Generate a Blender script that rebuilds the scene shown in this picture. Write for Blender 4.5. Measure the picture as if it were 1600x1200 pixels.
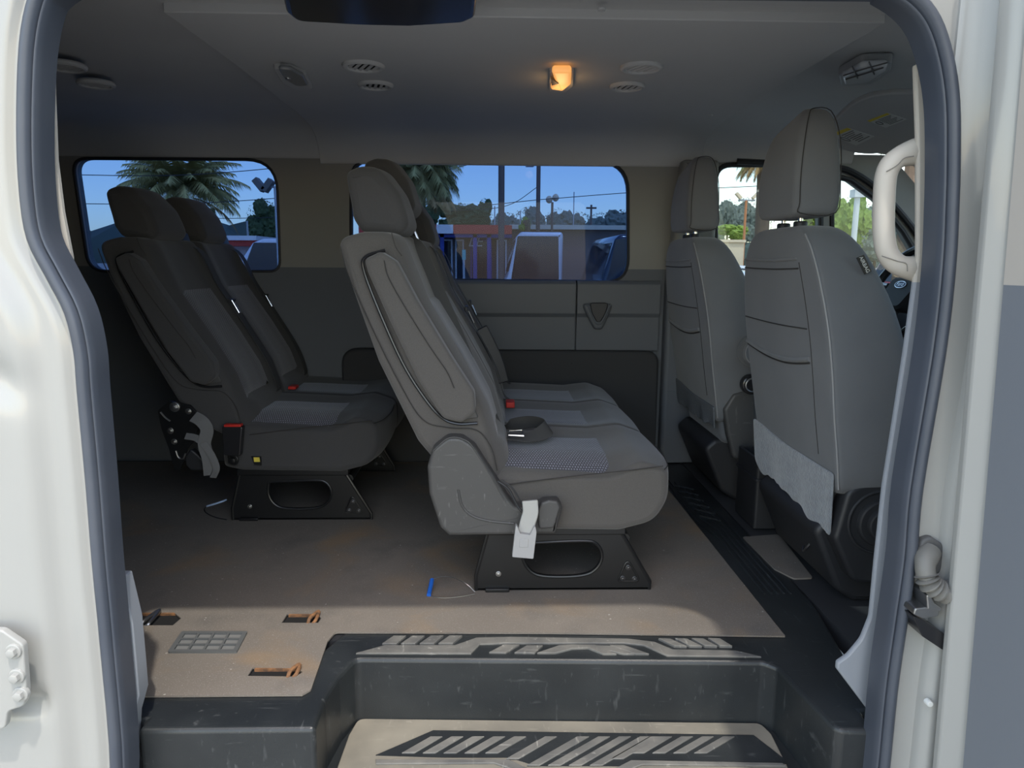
import bpy, bmesh, math, random
from mathutils import Vector, Matrix, noise
from mathutils.geometry import tessellate_polygon
random.seed(7)
for o in list(bpy.data.objects): bpy.data.objects.remove(o)
sc = bpy.context.scene
C = sc.collection
PI = math.pi
# ------------------------------------------------------------------ camera
F = 1108.0; H = 0.89
YAW = math.radians(1.55); PIT = math.radians(9.7); ROLL = math.radians(0.35)
fw = Vector((math.sin(YAW)*math.cos(PIT), math.cos(YAW)*math.cos(PIT), -math.sin(PIT)))
r0 = Vector((math.cos(YAW), -math.sin(YAW), 0)); u0 = r0.cross(fw)
rt = r0*math.cos(ROLL) + u0*math.sin(ROLL); up = u0*math.cos(ROLL) - r0*math.sin(ROLL)
CAM = Vector((0, 0, H))
cd = bpy.data.cameras.new('camera'); cam = bpy.data.objects.new('camera', cd); C.objects.link(cam)
cam.matrix_world = Matrix(((rt.x, up.x, -fw.x, 0), (rt.y, up.y, -fw.y, 0), (rt.z, up.z, -fw.z, H), (0, 0, 0, 1)))
cd.sensor_width = 36; cd.lens = F*36/1600; cd.clip_start = 0.02; cd.clip_end = 3000
sc.camera = cam
# ------------------------------------------------------------------ light
w = bpy.data.worlds.new('world'); sc.world = w; w.use_nodes = True
wn = w.node_tree.nodes; sky = wn.new('ShaderNodeTexSky'); sky.sky_type = 'NISHITA'
sky.sun_disc = False; sky.sun_elevation = math.radians(62); sky.sun_rotation = math.radians(170)
sky.air_density = 1.0; sky.dust_density = .7; sky.ozone_density = 1.2
mul = wn.new('ShaderNodeMix'); mul.data_type = 'RGBA'; mul.blend_type = 'MULTIPLY'; mul.inputs['Factor'].default_value = 1; mul.inputs['B'].default_value = (1.18, 1.0, .80, 1)
w.node_tree.links.new(sky.outputs[0], mul.inputs['A']); w.node_tree.links.new(mul.outputs['Result'], wn['Background'].inputs[0]); wn['Background'].inputs[1].default_value = 0.40
sd = bpy.data.lights.new('sun', 'SUN'); sd.energy = 1.65; sd.angle = math.radians(1.2); sd.color = (1, .95, .87)
sun = bpy.data.objects.new('sun', sd); C.objects.link(sun)
el = math.radians(66); sdir = Vector((-.34*math.cos(el), .94*math.cos(el), -math.sin(el)))
sun.rotation_euler = sdir.to_track_quat('-Z', 'Y').to_euler(); sun.location = (3, -6, 12)
vs = sc.view_settings
vs.view_transform = 'Standard'; vs.look = 'None'; vs.gamma = 1; vs.use_curve_mapping = False; vs.exposure = 0.68

# ------------------------------------------------------------------ helpers
def ray(a, b): return fw + rt*((a-800)/F) - up*((b-600)/F)
def PY(a, b, y): d = ray(a, b); return CAM + d*(y/d.y)
def PZ(a, b, z): d = ray(a, b); return CAM + d*((z-H)/d.z)
def xz(pts, y): return [(p.x, p.z) for p in (PY(a, b, y) for a, b in pts)]
def xy(pts, z): return [(p.x, p.y) for p in (PZ(a, b, z) for a, b in pts)]

def mat(name, col, rough=.6, metal=0, var=None, bump=None, coat=0, sheen=0, spec=.5):
    m = bpy.data.materials.new(name); m.use_nodes = True; N = m.node_tree.nodes; L = m.node_tree.links
    b = N['Principled BSDF']; b.inputs['Base Color'].default_value = (*col, 1); b.inputs['Roughness'].default_value = rough
    b.inputs['Metallic'].default_value = metal; b.inputs['Coat Weight'].default_value = coat
    b.inputs['Sheen Weight'].default_value = sheen; b.inputs['Specular IOR Level'].default_value = spec
    tc = N.new('ShaderNodeTexCoord')
    if var:   # (scale, colour2, lo, hi)
        n = N.new('ShaderNodeTexNoise'); n.inputs['Scale'].default_value = var[0]; n.inputs['Detail'].default_value = 6
        r = N.new('ShaderNodeValToRGB'); r.color_ramp.elements[0].position = var[2]; r.color_ramp.elements[1].position = var[3]
        r.color_ramp.elements[0].color = (*col, 1); r.color_ramp.elements[1].color = (*var[1], 1)
        L.new(tc.outputs['Object'], n.inputs['Vector']); L.new(n.outputs['Fac'], r.inputs[0]); L.new(r.outputs[0], b.inputs['Base Color'])
    if bump:
        n = N.new('ShaderNodeTexNoise'); n.inputs['Scale'].default_value = bump[0]; n.inputs['Detail'].default_value = 4
        bp = N.new('ShaderNodeBump'); bp.inputs['Strength'].default_value = bump[1]; bp.inputs['Distance'].default_value = bump[2] if len(bump) > 2 else .002
        L.new(tc.outputs['Object'], n.inputs['Vector']); L.new(n.outputs['Fac'], bp.inputs['Height']); L.new(bp.outputs[0], b.inputs['Normal'])
    return m

def scratches(m, col2, amt=.35):
    """thin pale scuffs with a shape of their own"""
    N = m.node_tree.nodes; L = m.node_tree.links; b = N['Principled BSDF']; tc = N.new('ShaderNodeTexCoord')
    acc = None
    for k, (sx, sy, sz) in enumerate(((9, 120, 60), (90, 14, 30), (40, 55, 9))):
        mp = N.new('ShaderNodeMapping'); mp.inputs['Scale'].default_value = (sx, sy, sz); mp.inputs['Rotation'].default_value = (.2*k, .3, .6*k)
        n = N.new('ShaderNodeTexNoise'); n.inputs['Scale'].default_value = 1.2; n.inputs['Detail'].default_value = 3
        r = N.new('ShaderNodeMapRange'); r.inputs['From Min'].default_value = .66; r.inputs['From Max'].default_value = .76; r.inputs['To Max'].default_value = amt
        L.new(tc.outputs['Object'], mp.inputs[0]); L.new(mp.outputs[0], n.inputs['Vector']); L.new(n.outputs['Fac'], r.inputs['Value'])
        if acc is None: acc = r.outputs[0]
        else:
            a = N.new('ShaderNodeMath'); a.operation = 'MAXIMUM'; L.new(acc, a.inputs[0]); L.new(r.outputs[0], a.inputs[1]); acc = a.outputs[0]
    mx = N.new('ShaderNodeMix'); mx.data_type = 'RGBA'; L.new(acc, mx.inputs['Factor'])
    src = b.inputs['Base Color']
    if src.links: L.new(src.links[0].from_socket, mx.inputs['A'])
    else: mx.inputs['A'].default_value = src.default_value
    mx.inputs['B'].default_value = (*col2, 1); L.new(mx.outputs['Result'], b.inputs['Base Color'])
    return m

def weave(name, vec, dark, light, rowh, brickw):
    """rows of pale stitches on dark cloth: rows stacked over y, stitches along vec axis"""
    m = mat(name, dark, .9, sheen=.3); N = m.node_tree.nodes; L = m.node_tree.links
    tc = N.new('ShaderNodeTexCoord'); s = N.new('ShaderNodeSeparateXYZ'); c = N.new('ShaderNodeCombineXYZ')
    L.new(tc.outputs['Object'], s.inputs[0]); L.new(s.outputs[vec], c.inputs[0]); L.new(s.outputs['Y'], c.inputs[1])
    br = N.new('ShaderNodeTexBrick'); br.inputs['Scale'].default_value = 10; rowh *= 10; brickw *= 10; br.inputs['Brick Width'].default_value = brickw
    br.inputs['Row Height'].default_value = rowh; br.inputs['Mortar Size'].default_value = rowh*.24; br.inputs['Mortar Smooth'].default_value = .2
    br.inputs['Color1'].default_value = (*light, 1); br.inputs['Color2'].default_value = (*[v*.75 for v in light], 1); br.inputs['Mortar'].default_value = (*dark, 1)
    L.new(c.outputs[0], br.inputs['Vector']); L.new(br.outputs['Color'], N['Principled BSDF'].inputs['Base Color'])
    return m

def glass(name, tint, refl=.06, rough=0.0):
    m = bpy.data.materials.new(name); m.use_nodes = True; N = m.node_tree.nodes; L = m.node_tree.links
    for n in list(N): N.remove(n)
    o = N.new('ShaderNodeOutputMaterial'); t = N.new('ShaderNodeBsdfTransparent'); t.inputs[0].default_value = (*tint, 1)
    g = N.new('ShaderNodeBsdfGlossy'); g.inputs['Roughness'].default_value = rough; g.inputs[0].default_value = (1, 1, 1, 1)
    mx = N.new('ShaderNodeMixShader'); mx.inputs[0].default_value = refl
    L.new(t.outputs[0], mx.inputs[1]); L.new(g.outputs[0], mx.inputs[2]); L.new(mx.outputs[0], o.inputs[0])
    return m

def emit(name, col, s, base=(.8, .8, .8)):
    m = mat(name, base, .4); b = m.node_tree.nodes['Principled BSDF']
    b.inputs['Emission Color'].default_value = (*col, 1); b.inputs['Emission Strength'].default_value = s
    return m

def two_tone(name, hi, lo, zc, rough=.7, bump=None):
    m = mat(name, hi, rough, bump=bump); N = m.node_tree.nodes; L = m.node_tree.links
    g = N.new('ShaderNodeNewGeometry'); s = N.new('ShaderNodeSeparateXYZ'); L.new(g.outputs['Position'], s.inputs[0])
    c = N.new('ShaderNodeMath'); c.operation = 'GREATER_THAN'; c.inputs[1].default_value = zc; L.new(s.outputs['Z'], c.inputs[0])
    mx = N.new('ShaderNodeMix'); mx.data_type = 'RGBA'; mx.inputs['A'].default_value = (*lo, 1); mx.inputs['B'].default_value = (*hi, 1)
    L.new(c.outputs[0], mx.inputs['Factor']); L.new(mx.outputs['Result'], N['Principled BSDF'].inputs['Base Color'])
    return m

def rounded(pts, r, n=5):
    out = []; k = len(pts)
    for i in range(k):
        p = Vector(pts[i]); a = Vector(pts[i-1]); b = Vector(pts[(i+1) % k]); rr = r[i] if isinstance(r, (list, tuple)) else r
        if rr <= 0: out.append(tuple(p)); continue
        da = (a-p); db = (b-p); la, lb = da.length, db.length
        if la < 1e-6 or lb < 1e-6: continue
        da /= la; db /= lb
        ang = max(.05, math.acos(max(-1, min(1, da.dot(db)))))
        if ang > 3.05: out.append(tuple(p)); continue
        d = min(rr/math.tan(ang/2), la*.48, lb*.48)
        q0 = p+da*d; q1 = p+db*d
        for j in range(n+1):
            t = j/n; out.append(tuple(q0*(1-t)**2 + p*2*t*(1-t) + q1*t*t))
    return out
def chaikin(p, n=2):
    for _ in range(n):
        q = []
        for i in range(len(p)):
            a = Vector(p[i]); b = Vector(p[(i+1) % len(p)]); q += [tuple(a*.75+b*.25), tuple(a*.25+b*.75)]
        p = q
    return p
def area2(p): return sum(p[i-1][0]*p[i][1]-p[i][0]*p[i-1][1] for i in range(len(p)))
def resample(p, step):
    out = []; n = len(p)
    for i in range(n):
        a = Vector(p[i]); b = Vector(p[(i+1) % n]); k = max(1, int((b-a).length/step))
        for j in range(k): out.append(tuple(a.lerp(b, j/k)))
    return out
def inset(p, d):
    n = len(p); out = []; s = 1 if area2(p) > 0 else -1
    for i in range(n):
        a = Vector(p[i-1]); b = Vector(p[i]); c = Vector(p[(i+1) % n]); e = (c-a)
        if e.length < 1e-9: out.append(tuple(b)); continue
        e.normalize(); out.append((b.x - e.y*d*s, b.y + e.x*d*s))
    return out
AX = {'y': lambda a, b, c: (a, c, b), 'z': lambda a, b, c: (a, b, c), 'x': lambda a, b, c: (c, a, b)}
# axis 'y': profile (x,z) ; axis 'z': profile (x,y) ; axis 'x': profile (y,z)
def sections(bm, loops, cap=True, closed=True):
    rows = [[bm.verts.new(v) for v in lp] for lp in loops]; n = len(rows[0])
    for a, b in zip(rows, rows[1:]):
        for i in range(n if closed else n-1):
            bm.faces.new((a[i], a[(i+1) % n], b[(i+1) % n], b[i]))
    if cap: bm.faces.new(rows[0][::-1]); bm.faces.new(rows[-1])
    return rows
def soft(bm, prof, c0, c1, r, axis='y', warp=None, k=4, mid=1, r1=None):
    f = AX[axis]; loops = []; r1 = r if r1 is None else r1
    for j in range(k+1):
        t = PI/2*j/k; loops.append([f(a, b, c0+r*(1-math.cos(t))) for a, b in inset(prof, r*(1-math.sin(t)))])
    for j in range(1, mid): loops.append([f(a, b, (c0+r)+(c1-r1-c0-r)*j/mid) for a, b in prof])
    for j in range(k, -1, -1):
        t = PI/2*j/k; loops.append([f(a, b, c1-r1*(1-math.cos(t))) for a, b in inset(prof, r1*(1-math.sin(t)))])
    if warp: loops = [[warp(*v) for v in lp] for lp in loops]
    sections(bm, loops)
def prism(bm, prof, c0, c1, axis='y'):
    f = AX[axis]; sections(bm, [[f(a, b, c0) for a, b in prof], [f(a, b, c1) for a, b in prof]])
def plate(bm, outer, holes, c0, c1, axis='y'):
    f = AX[axis]; loops = [outer]+holes
    tri = tessellate_polygon([[Vector((a, b, 0)) for a, b in l] for l in loops])
    flat = [p for l in loops for p in l]
    A = [bm.verts.new(f(a, b, c0)) for a, b in flat]; B = [bm.verts.new(f(a, b, c1)) for a, b in flat]
    for t in tri:
        try: bm.faces.new([A[i] for i in t]); bm.faces.new([B[i] for i in reversed(t)])
        except ValueError: pass
    o = 0
    for l in loops:
        n = len(l)
        for i in range(n): bm.faces.new((A[o+i], A[o+(i+1) % n], B[o+(i+1) % n], B[o+i]))
        o += n
def box(bm, x0, x1, y0, y1, z0, z1): prism(bm, [(x0, z0), (x1, z0), (x1, z1), (x0, z1)], y0, y1)
def smooth_path(p, k=6, closed=False):
    p = [Vector(q) for q in p]; n = len(p); out = []
    for i in range(n if closed else n-1):
        a = p[(i-1) % n] if closed or i > 0 else p[0]*2-p[1]; b = p[i]; c = p[(i+1) % n]
        d = p[(i+2) % n] if closed or i+2 < n else c*2-b
        for j in range(k):
            t = j/k; out.append(.5*((2*b)+(c-a)*t+(2*a-5*b+4*c-d)*t*t+(3*b-a-3*c+d)*t**3))
    if not closed: out.append(p[-1])
    return out
def tube(bm, path, r, n=8, k=5, closed=False, taper=None):
    P = smooth_path(path, k, closed) if k > 1 else [Vector(q) for q in path]; m = len(P); loops = []; nv = None
    for i, p in enumerate(P):
        t = (P[(i+1) % m]-P[i-1]) if closed or 0 < i < m-1 else (P[1]-P[0] if i == 0 else P[-1]-P[-2])
        t.normalize()
        if nv is None: nv = t.orthogonal().normalized()
        else: nv = (nv - t*nv.dot(t)).normalized()
        b = t.cross(nv); rr = r*(1+(taper-1)*i/(m-1)) if taper is not None else r
        loops.append([p+(nv*math.cos(2*PI*j/n)+b*math.sin(2*PI*j/n))*rr for j in range(n)])
    if closed: loops.append(loops[0]); sections(bm, loops, cap=False); bmesh.ops.remove_doubles(bm, verts=bm.verts, dist=1e-6)
    else: sections(bm, loops)
def ribbon(bm, path, wdir, width, th=.0015, k=6):
    """flat strap swept along a path; wdir = its width direction (one or one per point)"""
    P = smooth_path(path, k); m = len(P); loops = []
    W = smooth_path(wdir, k) if isinstance(wdir, list) else [Vector(wdir)]*m
    for i, p in enumerate(P):
        t = P[min(i+1, m-1)]-P[max(i-1, 0)]; t.normalize(); wv = (W[i]-t*W[i].dot(t)).normalized(); nn = t.cross(wv)
        a = wv*width/2; c = nn*th/2
        loops.append([p-a-c, p+a-c, p+a+c, p-a+c])
    sections(bm, loops)
def cyl(bm, c, axis, r, h, n=20, r2=None, bev=0):
    """cylinder from c along axis vector"""
    c = Vector(c); t = Vector(axis).normalized(); a = t.orthogonal().normalized(); b = t.cross(a); r2 = r if r2 is None else r2
    ring = lambda d, rr: [c+t*d+(a*math.cos(2*PI*j/n)+b*math.sin(2*PI*j/n))*rr for j in range(n)]
    if bev: sections(bm, [ring(0, r), ring(h-bev, r2), ring(h-bev*.3, r2-bev*.35), ring(h, r2-bev)])
    else: sections(bm, [ring(0, r), ring(h, r2)])
def bolt(bm, c, axis=(0, -1, 0), r=.009):
    cyl(bm, c, axis, r, r*.3, 18, bev=r*.12); t = Vector(axis); cyl(bm, Vector(c)+t*r*.3, axis, r*.6, r*.55, 6, bev=r*.12)
def blob(bm, c, rx, ry, rz, sub=3, amp=.12, fr=2.5, seed=0):
    g = bmesh.ops.create_icosphere(bm, subdivisions=sub, radius=1)['verts']; c = Vector(c)
    for v in g:
        d = 1+amp*noise.fractal(v.co*fr+Vector((seed*3.1, seed, 0)), 1, 2, 4)*1.6
        v.co = c+Vector((v.co.x*rx*d, v.co.y*ry*d, v.co.z*rz*d))
def torus(bm, c, R, r, axis=(0, 0, 1), n=32, m=10, sx=1, sy=1):
    c = Vector(c); t = Vector(axis).normalized(); a = Vector((1, 0, 0)); a = (a-t*a.dot(t)); a = a.normalized() if a.length > .1 else t.orthogonal().normalized(); b = t.cross(a)
    tube(bm, [c+a*math.cos(2*PI*j/n)*R*sx+b*math.sin(2*PI*j/n)*R*sy for j in range(n)], r, m, 1, True)

def base_of(bm):
    xs = [v.co for v in bm.verts]
    return Vector(((min(v.x for v in xs)+max(v.x for v in xs))/2, (min(v.y for v in xs)+max(v.y for v in xs))/2, min(v.z for v in xs)))
def obj(name, bm, m, parent=None, smooth=35, bevel=0, seg=2, sub=0, label=None, origin=None):
    """links a bmesh (built in world coordinates) as ONE mesh object"""
    if parent is not None: org = Vector(parent['org'])
    else: org = Vector(origin) if origin is not None else base_of(bm)
    bmesh.ops.recalc_face_normals(bm, faces=bm.faces)
    bm.transform(Matrix.Translation(-org))
    me = bpy.data.meshes.new(name); bm.to_mesh(me); bm.free()
    if isinstance(m, (list, tuple)):
        for q in m: me.materials.append(q)
    else: me.materials.append(m)
    o = bpy.data.objects.new(name, me); C.objects.link(o)
    if parent is not None: o.parent = parent
    else: o.location = org
    o['org'] = tuple(org)
    if smooth:
        me.shade_smooth(); me.set_sharp_from_angle(angle=math.radians(smooth))
        if not sub:
            for p_ in me.polygons:
                if p_.loop_total > 12: p_.use_smooth = False
    if smooth and smooth >= 55 and not sub:
        wn_m = o.modifiers.new('wn', 'WEIGHTED_NORMAL'); wn_m.keep_sharp = True; wn_m.weight = 80
    if bevel:
        b = o.modifiers.new('bevel', 'BEVEL'); b.width = bevel; b.segments = seg; b.limit_method = 'ANGLE'; b.angle_limit = math.radians(40); b.harden_normals = False
    if sub:
        s = o.modifiers.new('sub', 'SUBSURF'); s.levels = sub; s.render_levels = sub
    if label: o['label'] = label
    return o
def BM(): return bmesh.new()
def thing(name, label, cat, loc, group=None):
    o = bpy.data.objects.new(name, None); C.objects.link(o); o.location = loc; o['org'] = tuple(loc)
    o.empty_display_size = .05; return tag(o, label, cat, group)
def tag(o, label, cat, group=None, kind=None):
    o['label'] = label; o['category'] = cat
    if group: o['group'] = group
    if kind: o['kind'] = kind
    return o
def struct(o, label=None):
    o['kind'] = 'structure'
    if label: o['label'] = label
    return o
def text_bm(s, size, org, ax, ay, th=.0006, shear=0):
    cu = bpy.data.curves.new('t', 'FONT'); cu.body = s; cu.size = size; cu.align_x = 'CENTER'; cu.align_y = 'CENTER'; cu.extrude = th/size*size; cu.shear = shear
    to = bpy.data.objects.new('t', cu); C.objects.link(to); dg = bpy.context.evaluated_depsgraph_get()
    me = bpy.data.meshes.new_from_object(to.evaluated_get(dg)); bm = BM(); bm.from_mesh(me)
    bpy.data.objects.remove(to); bpy.data.curves.remove(cu); bpy.data.meshes.remove(me)
    ax = Vector(ax).normalized(); ay = Vector(ay); ay = (ay-ax*ay.dot(ax)).normalized(); az = ax.cross(ay); org = Vector(org)
    for v in bm.verts: v.co = org+ax*v.co.x+ay*v.co.y+az*v.co.z
    return bm

# ------------------------------------------------------------------ materials
M = {}
M['white'] = mat('white_paint', (.36, .36, .34), .3, coat=.3, var=(1.5, (.335, .335, .318), .3, .7))
M['headliner'] = mat('headliner', (.50, .50, .49), .95, bump=(400, .25, .001), var=(3, (.46, .46, .455), .35, .7))
M['headliner2'] = mat('headliner_centre', (.50, .50, .49), .95, bump=(400, .25, .001), var=(2, (.47, .47, .46), .35, .7))
M['wall'] = two_tone('wall_plastic', (.245, .243, .228), (.105, .115, .13), .865, .65, bump=(300, .15, .0008))
M['grey_trim'] = mat('grey_trim', (.105, .115, .13), .55, bump=(300, .15, .0008))
M['lower_trim'] = mat('lower_trim', (.03, .031, .034), .75, bump=(200, .2, .001))
M['beige'] = mat('beige_plastic', (.46, .43, .38), .5, bump=(250, .12, .0008))
M['ltgrey'] = mat('pale_grey_plastic', (.27, .29, .32), .5, bump=(250, .1, .0008))
M['pillar'] = two_tone('pillar_plastic', (.46, .43, .38), (.25, .27, .30), .86, .5)
M['rubber'] = mat('seal_rubber', (.055, .065, .085), .42, var=(6, (.075, .085, .105), .35, .7))
M['rubber_dk'] = mat('dark_rubber', (.02, .021, .024), .6)
M['mat'] = mat('floor_vinyl', (.15, .135, .12), .8, bump=(350, .3, .001))
M['liner'] = scratches(mat('black_liner', (.017, .020, .022), .36, bump=(500, .25, .001), var=(5, (.030, .034, .036), .4, .7)), (.20, .21, .21), .20)
M['worn'] = scratches(mat('worn_tread', (.11, .11, .105), .5, var=(14, (.19, .185, .165), .35, .7), bump=(300, .2, .001)), (.42, .41, .37), .5)
M['tread'] = scratches(mat('dusty_tread', (.16, .15, .125), .6, var=(6, (.27, .25, .20), .35, .7)), (.40, .38, .31), .45)
M['fabric'] = mat('charcoal_fabric', (.068, .062, .057), .95, var=(900, (.105, .098, .09), .3, .7), bump=(1200, .3, .0008), sheen=.25)
M['fabric_dk'] = mat('dark_fabric', (.045, .044, .045), .95, var=(900, (.062, .06, .06), .3, .7), bump=(1200, .3, .0008), sheen=.15)
M['weave_c'] = weave('cushion_weave', 'X', (.045, .044, .055), (.26, .26, .31), .0085, .0075)
M['weave_b'] = weave('back_weave', 'Z', (.03, .03, .035), (.15, .15, .175), .0095, .006)
M['stitch'] = mat('stitching', (.035, .032, .03), .9)
M['stitch_l'] = mat('pale_stitching', (.30, .30, .30), .9)
M['fgrey'] = mat('grey_seat_fabric', (.135, .14, .147), .92, var=(6, (.152, .157, .163), .35, .7), bump=(1100, .3, .0008), sheen=.2)
M['fleece'] = mat('grey_fleece', (.25, .27, .29), 1.0, var=(60, (.19, .205, .22), .35, .7), bump=(160, .9, .004), sheen=.5)
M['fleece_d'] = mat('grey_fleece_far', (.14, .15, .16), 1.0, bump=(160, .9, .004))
M['shield'] = scratches(mat('side_shield', (.065, .064, .063), .5, bump=(300, .2, .001)), (.25, .25, .24), .35)
M['black'] = mat('black_plastic', (.022, .023, .026), .5, bump=(300, .15, .0008))
M['gloss'] = mat('gloss_black', (.02, .02, .022), .2)
M['steel'] = mat('black_steel', (.009, .0095, .0105), .36, bump=(40, .08, .001))
M['bolt'] = mat('dark_bolt', (.10, .10, .105), .3, .8)
M['belt'] = mat('belt_webbing', (.060, .059, .057), .85, bump=(900, .3, .0006))
M['belt_l'] = mat('worn_webbing', (.40, .40, .38), .8, bump=(900, .3, .0006))
M['chrome'] = mat('chrome', (.75, .75, .76), .16, 1)
M['zinc'] = mat('zinc', (.42, .42, .42), .35, 1)
M['buckle_g'] = mat('grey_buckle', (.36, .36, .36), .45)
M['red'] = mat('red_button', (.55, .03, .02), .4)
M['blue'] = mat('blue_grip', (.02, .13, .55), .4)
M['rust'] = mat('rusty_steel', (.30, .14, .055), .8, var=(60, (.10, .055, .03), .35, .65))
M['dark'] = mat('dark_void', (.006, .006, .006), .9)
M['tint'] = glass('tinted_glass', (.235, .325, .49), .007)
M['clear'] = glass('clear_glass', (.62, .68, .71), .03)
M['lens'] = mat('lamp_lens', (.50, .52, .53), .12)
M['asphalt'] = mat('asphalt', (.24, .23, .21), .9, var=(2, (.28, .27, .25), .3, .7))
M['leaf'] = mat('leaf', (.035, .06, .02), .8, var=(3, (.07, .10, .03), .3, .7))
M['leaf_y'] = mat('bright_leaf', (.16, .24, .03), .8, var=(3, (.28, .36, .06), .3, .7))
M['leaf_haze'] = mat('hazed_leaf', (.14, .165, .14), .85, var=(.6, (.19, .21, .17), .3, .7))  # pale grey distance haze is mixed into this leaf colour
M['palm'] = mat('palm_leaf', (.26, .25, .08), .8, var=(2, (.48, .38, .14), .3, .7))
M['palm_dry'] = mat('dry_palm', (.42, .26, .10), .8)
M['bark'] = mat('bark', (.14, .10, .07), .9, bump=(20, .5, .02))
M['wood'] = mat('pole_wood', (.16, .12, .10), .9)
M['metal_g'] = mat('galvanised', (.45, .46, .47), .5, .3)
M['stucco_red'] = mat('red_fascia', (.62, .07, .045), .7)
M['stucco_w'] = mat('white_fascia', (.75, .74, .72), .7)
M['stucco_b'] = mat('brown_wall', (.20, .16, .14), .85)
M['stucco_be'] = mat('beige_wall', (.75, .60, .42), .85)
M['bluep'] = mat('blue_post', (.04, .06, .28), .6)
M['shopglass'] = mat('shop_glass', (.03, .035, .05), .1)
M['teal'] = mat('teal_sign', (.05, .42, .40), .5)
M['carw'] = mat('car_white', (.70, .72, .75), .25, coat=.6)
M['carb'] = mat('car_dark', (.02, .024, .04), .25, coat=.6)
M['carr'] = mat('car_red', (.35, .03, .03), .25, coat=.6)
M['cargl'] = mat('car_glass', (.02, .028, .045), .05)
M['paper'] = mat('label_paper', (.62, .63, .60), .7)
M['yellow'] = mat('label_yellow', (.75, .60, .08), .6)
M['ink'] = mat('ink', (.12, .12, .12), .8)
M['amber'] = emit('amber_lens', (1.0, .42, .10), .5, (.8, .5, .25))
M['hill'] = mat('hill_green', (.05, .075, .07), .95, var=(.02, (.08, .10, .075), .3, .7))

# floor vinyl: speckle + brown stains + dust
def floor_nodes(m):
    N = m.node_tree.nodes; L = m.node_tree.links; b = N['Principled BSDF']; tc = N.new('ShaderNodeTexCoord')
    def nz(s, det=4, dist=0):
        n = N.new('ShaderNodeTexNoise'); n.inputs['Scale'].default_value = s; n.inputs['Detail'].default_value = det; n.inputs['Distortion'].default_value = dist
        L.new(tc.outputs['Object'], n.inputs['Vector']); return n.outputs['Fac']
    def mr(v, a, c, to=1):
        r = N.new('ShaderNodeMapRange'); r.inputs['From Min'].default_value = a; r.inputs['From Max'].default_value = c; r.inputs['To Max'].default_value = to; L.new(v, r.inputs['Value']); return r.outputs[0]
    def mix(f, A, B):
        x = N.new('ShaderNodeMix'); x.data_type = 'RGBA'; L.new(f, x.inputs['Factor'])
        for s, v in (('A', A), ('B', B)):
            if isinstance(v, tuple): x.inputs[s].default_value = (*v, 1)
            else: L.new(v, x.inputs[s])
        return x.outputs['Result']
    c = mix(mr(nz(2.2), .35, .7), (.148, .130, .110), (.188, .166, .140))
    c = mix(mr(nz(3.3, 5, .6), .54, .72, .6), c, (.25, .165, .085))
    c = mix(mr(nz(4.6, 6), .55, .75, .6), c, (.085, .08, .075))
    c = mix(mr(nz(420, 2), .58, .72, .5), c, (.33, .31, .28))
    c = mix(mr(nz(90, 2), .74, .78, .8), c, (.5, .48, .44))
    L.new(c, b.inputs['Base Color'])
floor_nodes(M['mat'])

# ------------------------------------------------------------------ exterior ground, hills
GZ = -.75
bm = BM(); box(bm, -500, 500, -60, 900, GZ-.3, GZ); struct(obj('ground', bm, M['asphalt'], smooth=0), 'grey asphalt car lot around the van')
bm = BM()
for i in range(44):
    x = -420+i*20; h = 9+9*noise.noise(Vector((i*.31, 2, 0)))+(14 if x < -120 else 4)
    blob(bm, (x, 430, GZ), 30, 18, h, 2, .2, 2, i)
struct(obj('hills', bm, M['hill']), 'low wooded hills on the horizon')

# ------------------------------------------------------------------ van shell
YW = 3.15                                     # inner face of the far wall
def winloop(px, y, r): return rounded(xz(px, y), r, 7)
W1 = winloop([(112, 247), (432, 249), (438, 424), (402, 424), (318, 424), (138, 424)], YW, [.06, .13, .09, .02, 0, .08])
W2 = winloop([(548, 250), (982, 253), (982, 441), (548, 436)], YW, [.09, .13, .10, .09])
W3 = rounded(xz([(1118, 257), (1283, 257), (1283, 470), (1118, 470)], YW), [.07, .01, .02, .06], 6)
W4 = rounded(xz([(1300, 274), (1330, 281), (1372, 312), (1412, 362), (1452, 428), (1452, 470), (1300, 470)], YW), [.01, .04, .04, .04, .03, .02, .02], 4)
bm = BM()
top = 1.36
plate(bm, [(-2.7, -.02), (2.35, -.02), (2.35, .72), (1.86, 1.22), (1.72, top), (-2.7, top)], [W1, W2, W3, W4], YW, YW+.06)
wf = struct(obj('wall_far', bm, M['wall'], bevel=.004), 'far side wall of the van, beige above and grey below')
for i, (W, mm, lab) in enumerate(((W1, 'tint', 'tinted rear side window behind the rear bench'), (W2, 'tint', 'wide tinted side window behind the middle bench'), (W3, 'clear', 'clear driver door window'), (W4, 'clear', 'clear front quarter window by the windscreen pillar'))):
    bm = BM(); prism(bm, inset(W, -.012), YW+.03, YW+.036)
    g = struct(obj('window_%d' % (i+1), bm, M[mm], smooth=0), lab)
    bm = BM(); pl = [(a, YW+.004, b) for a, b in W]
    tube(bm, pl, .0075 if i < 2 else .012, 8, 1, True); obj('window_seal', bm, M['rubber_dk'], g)
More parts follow.
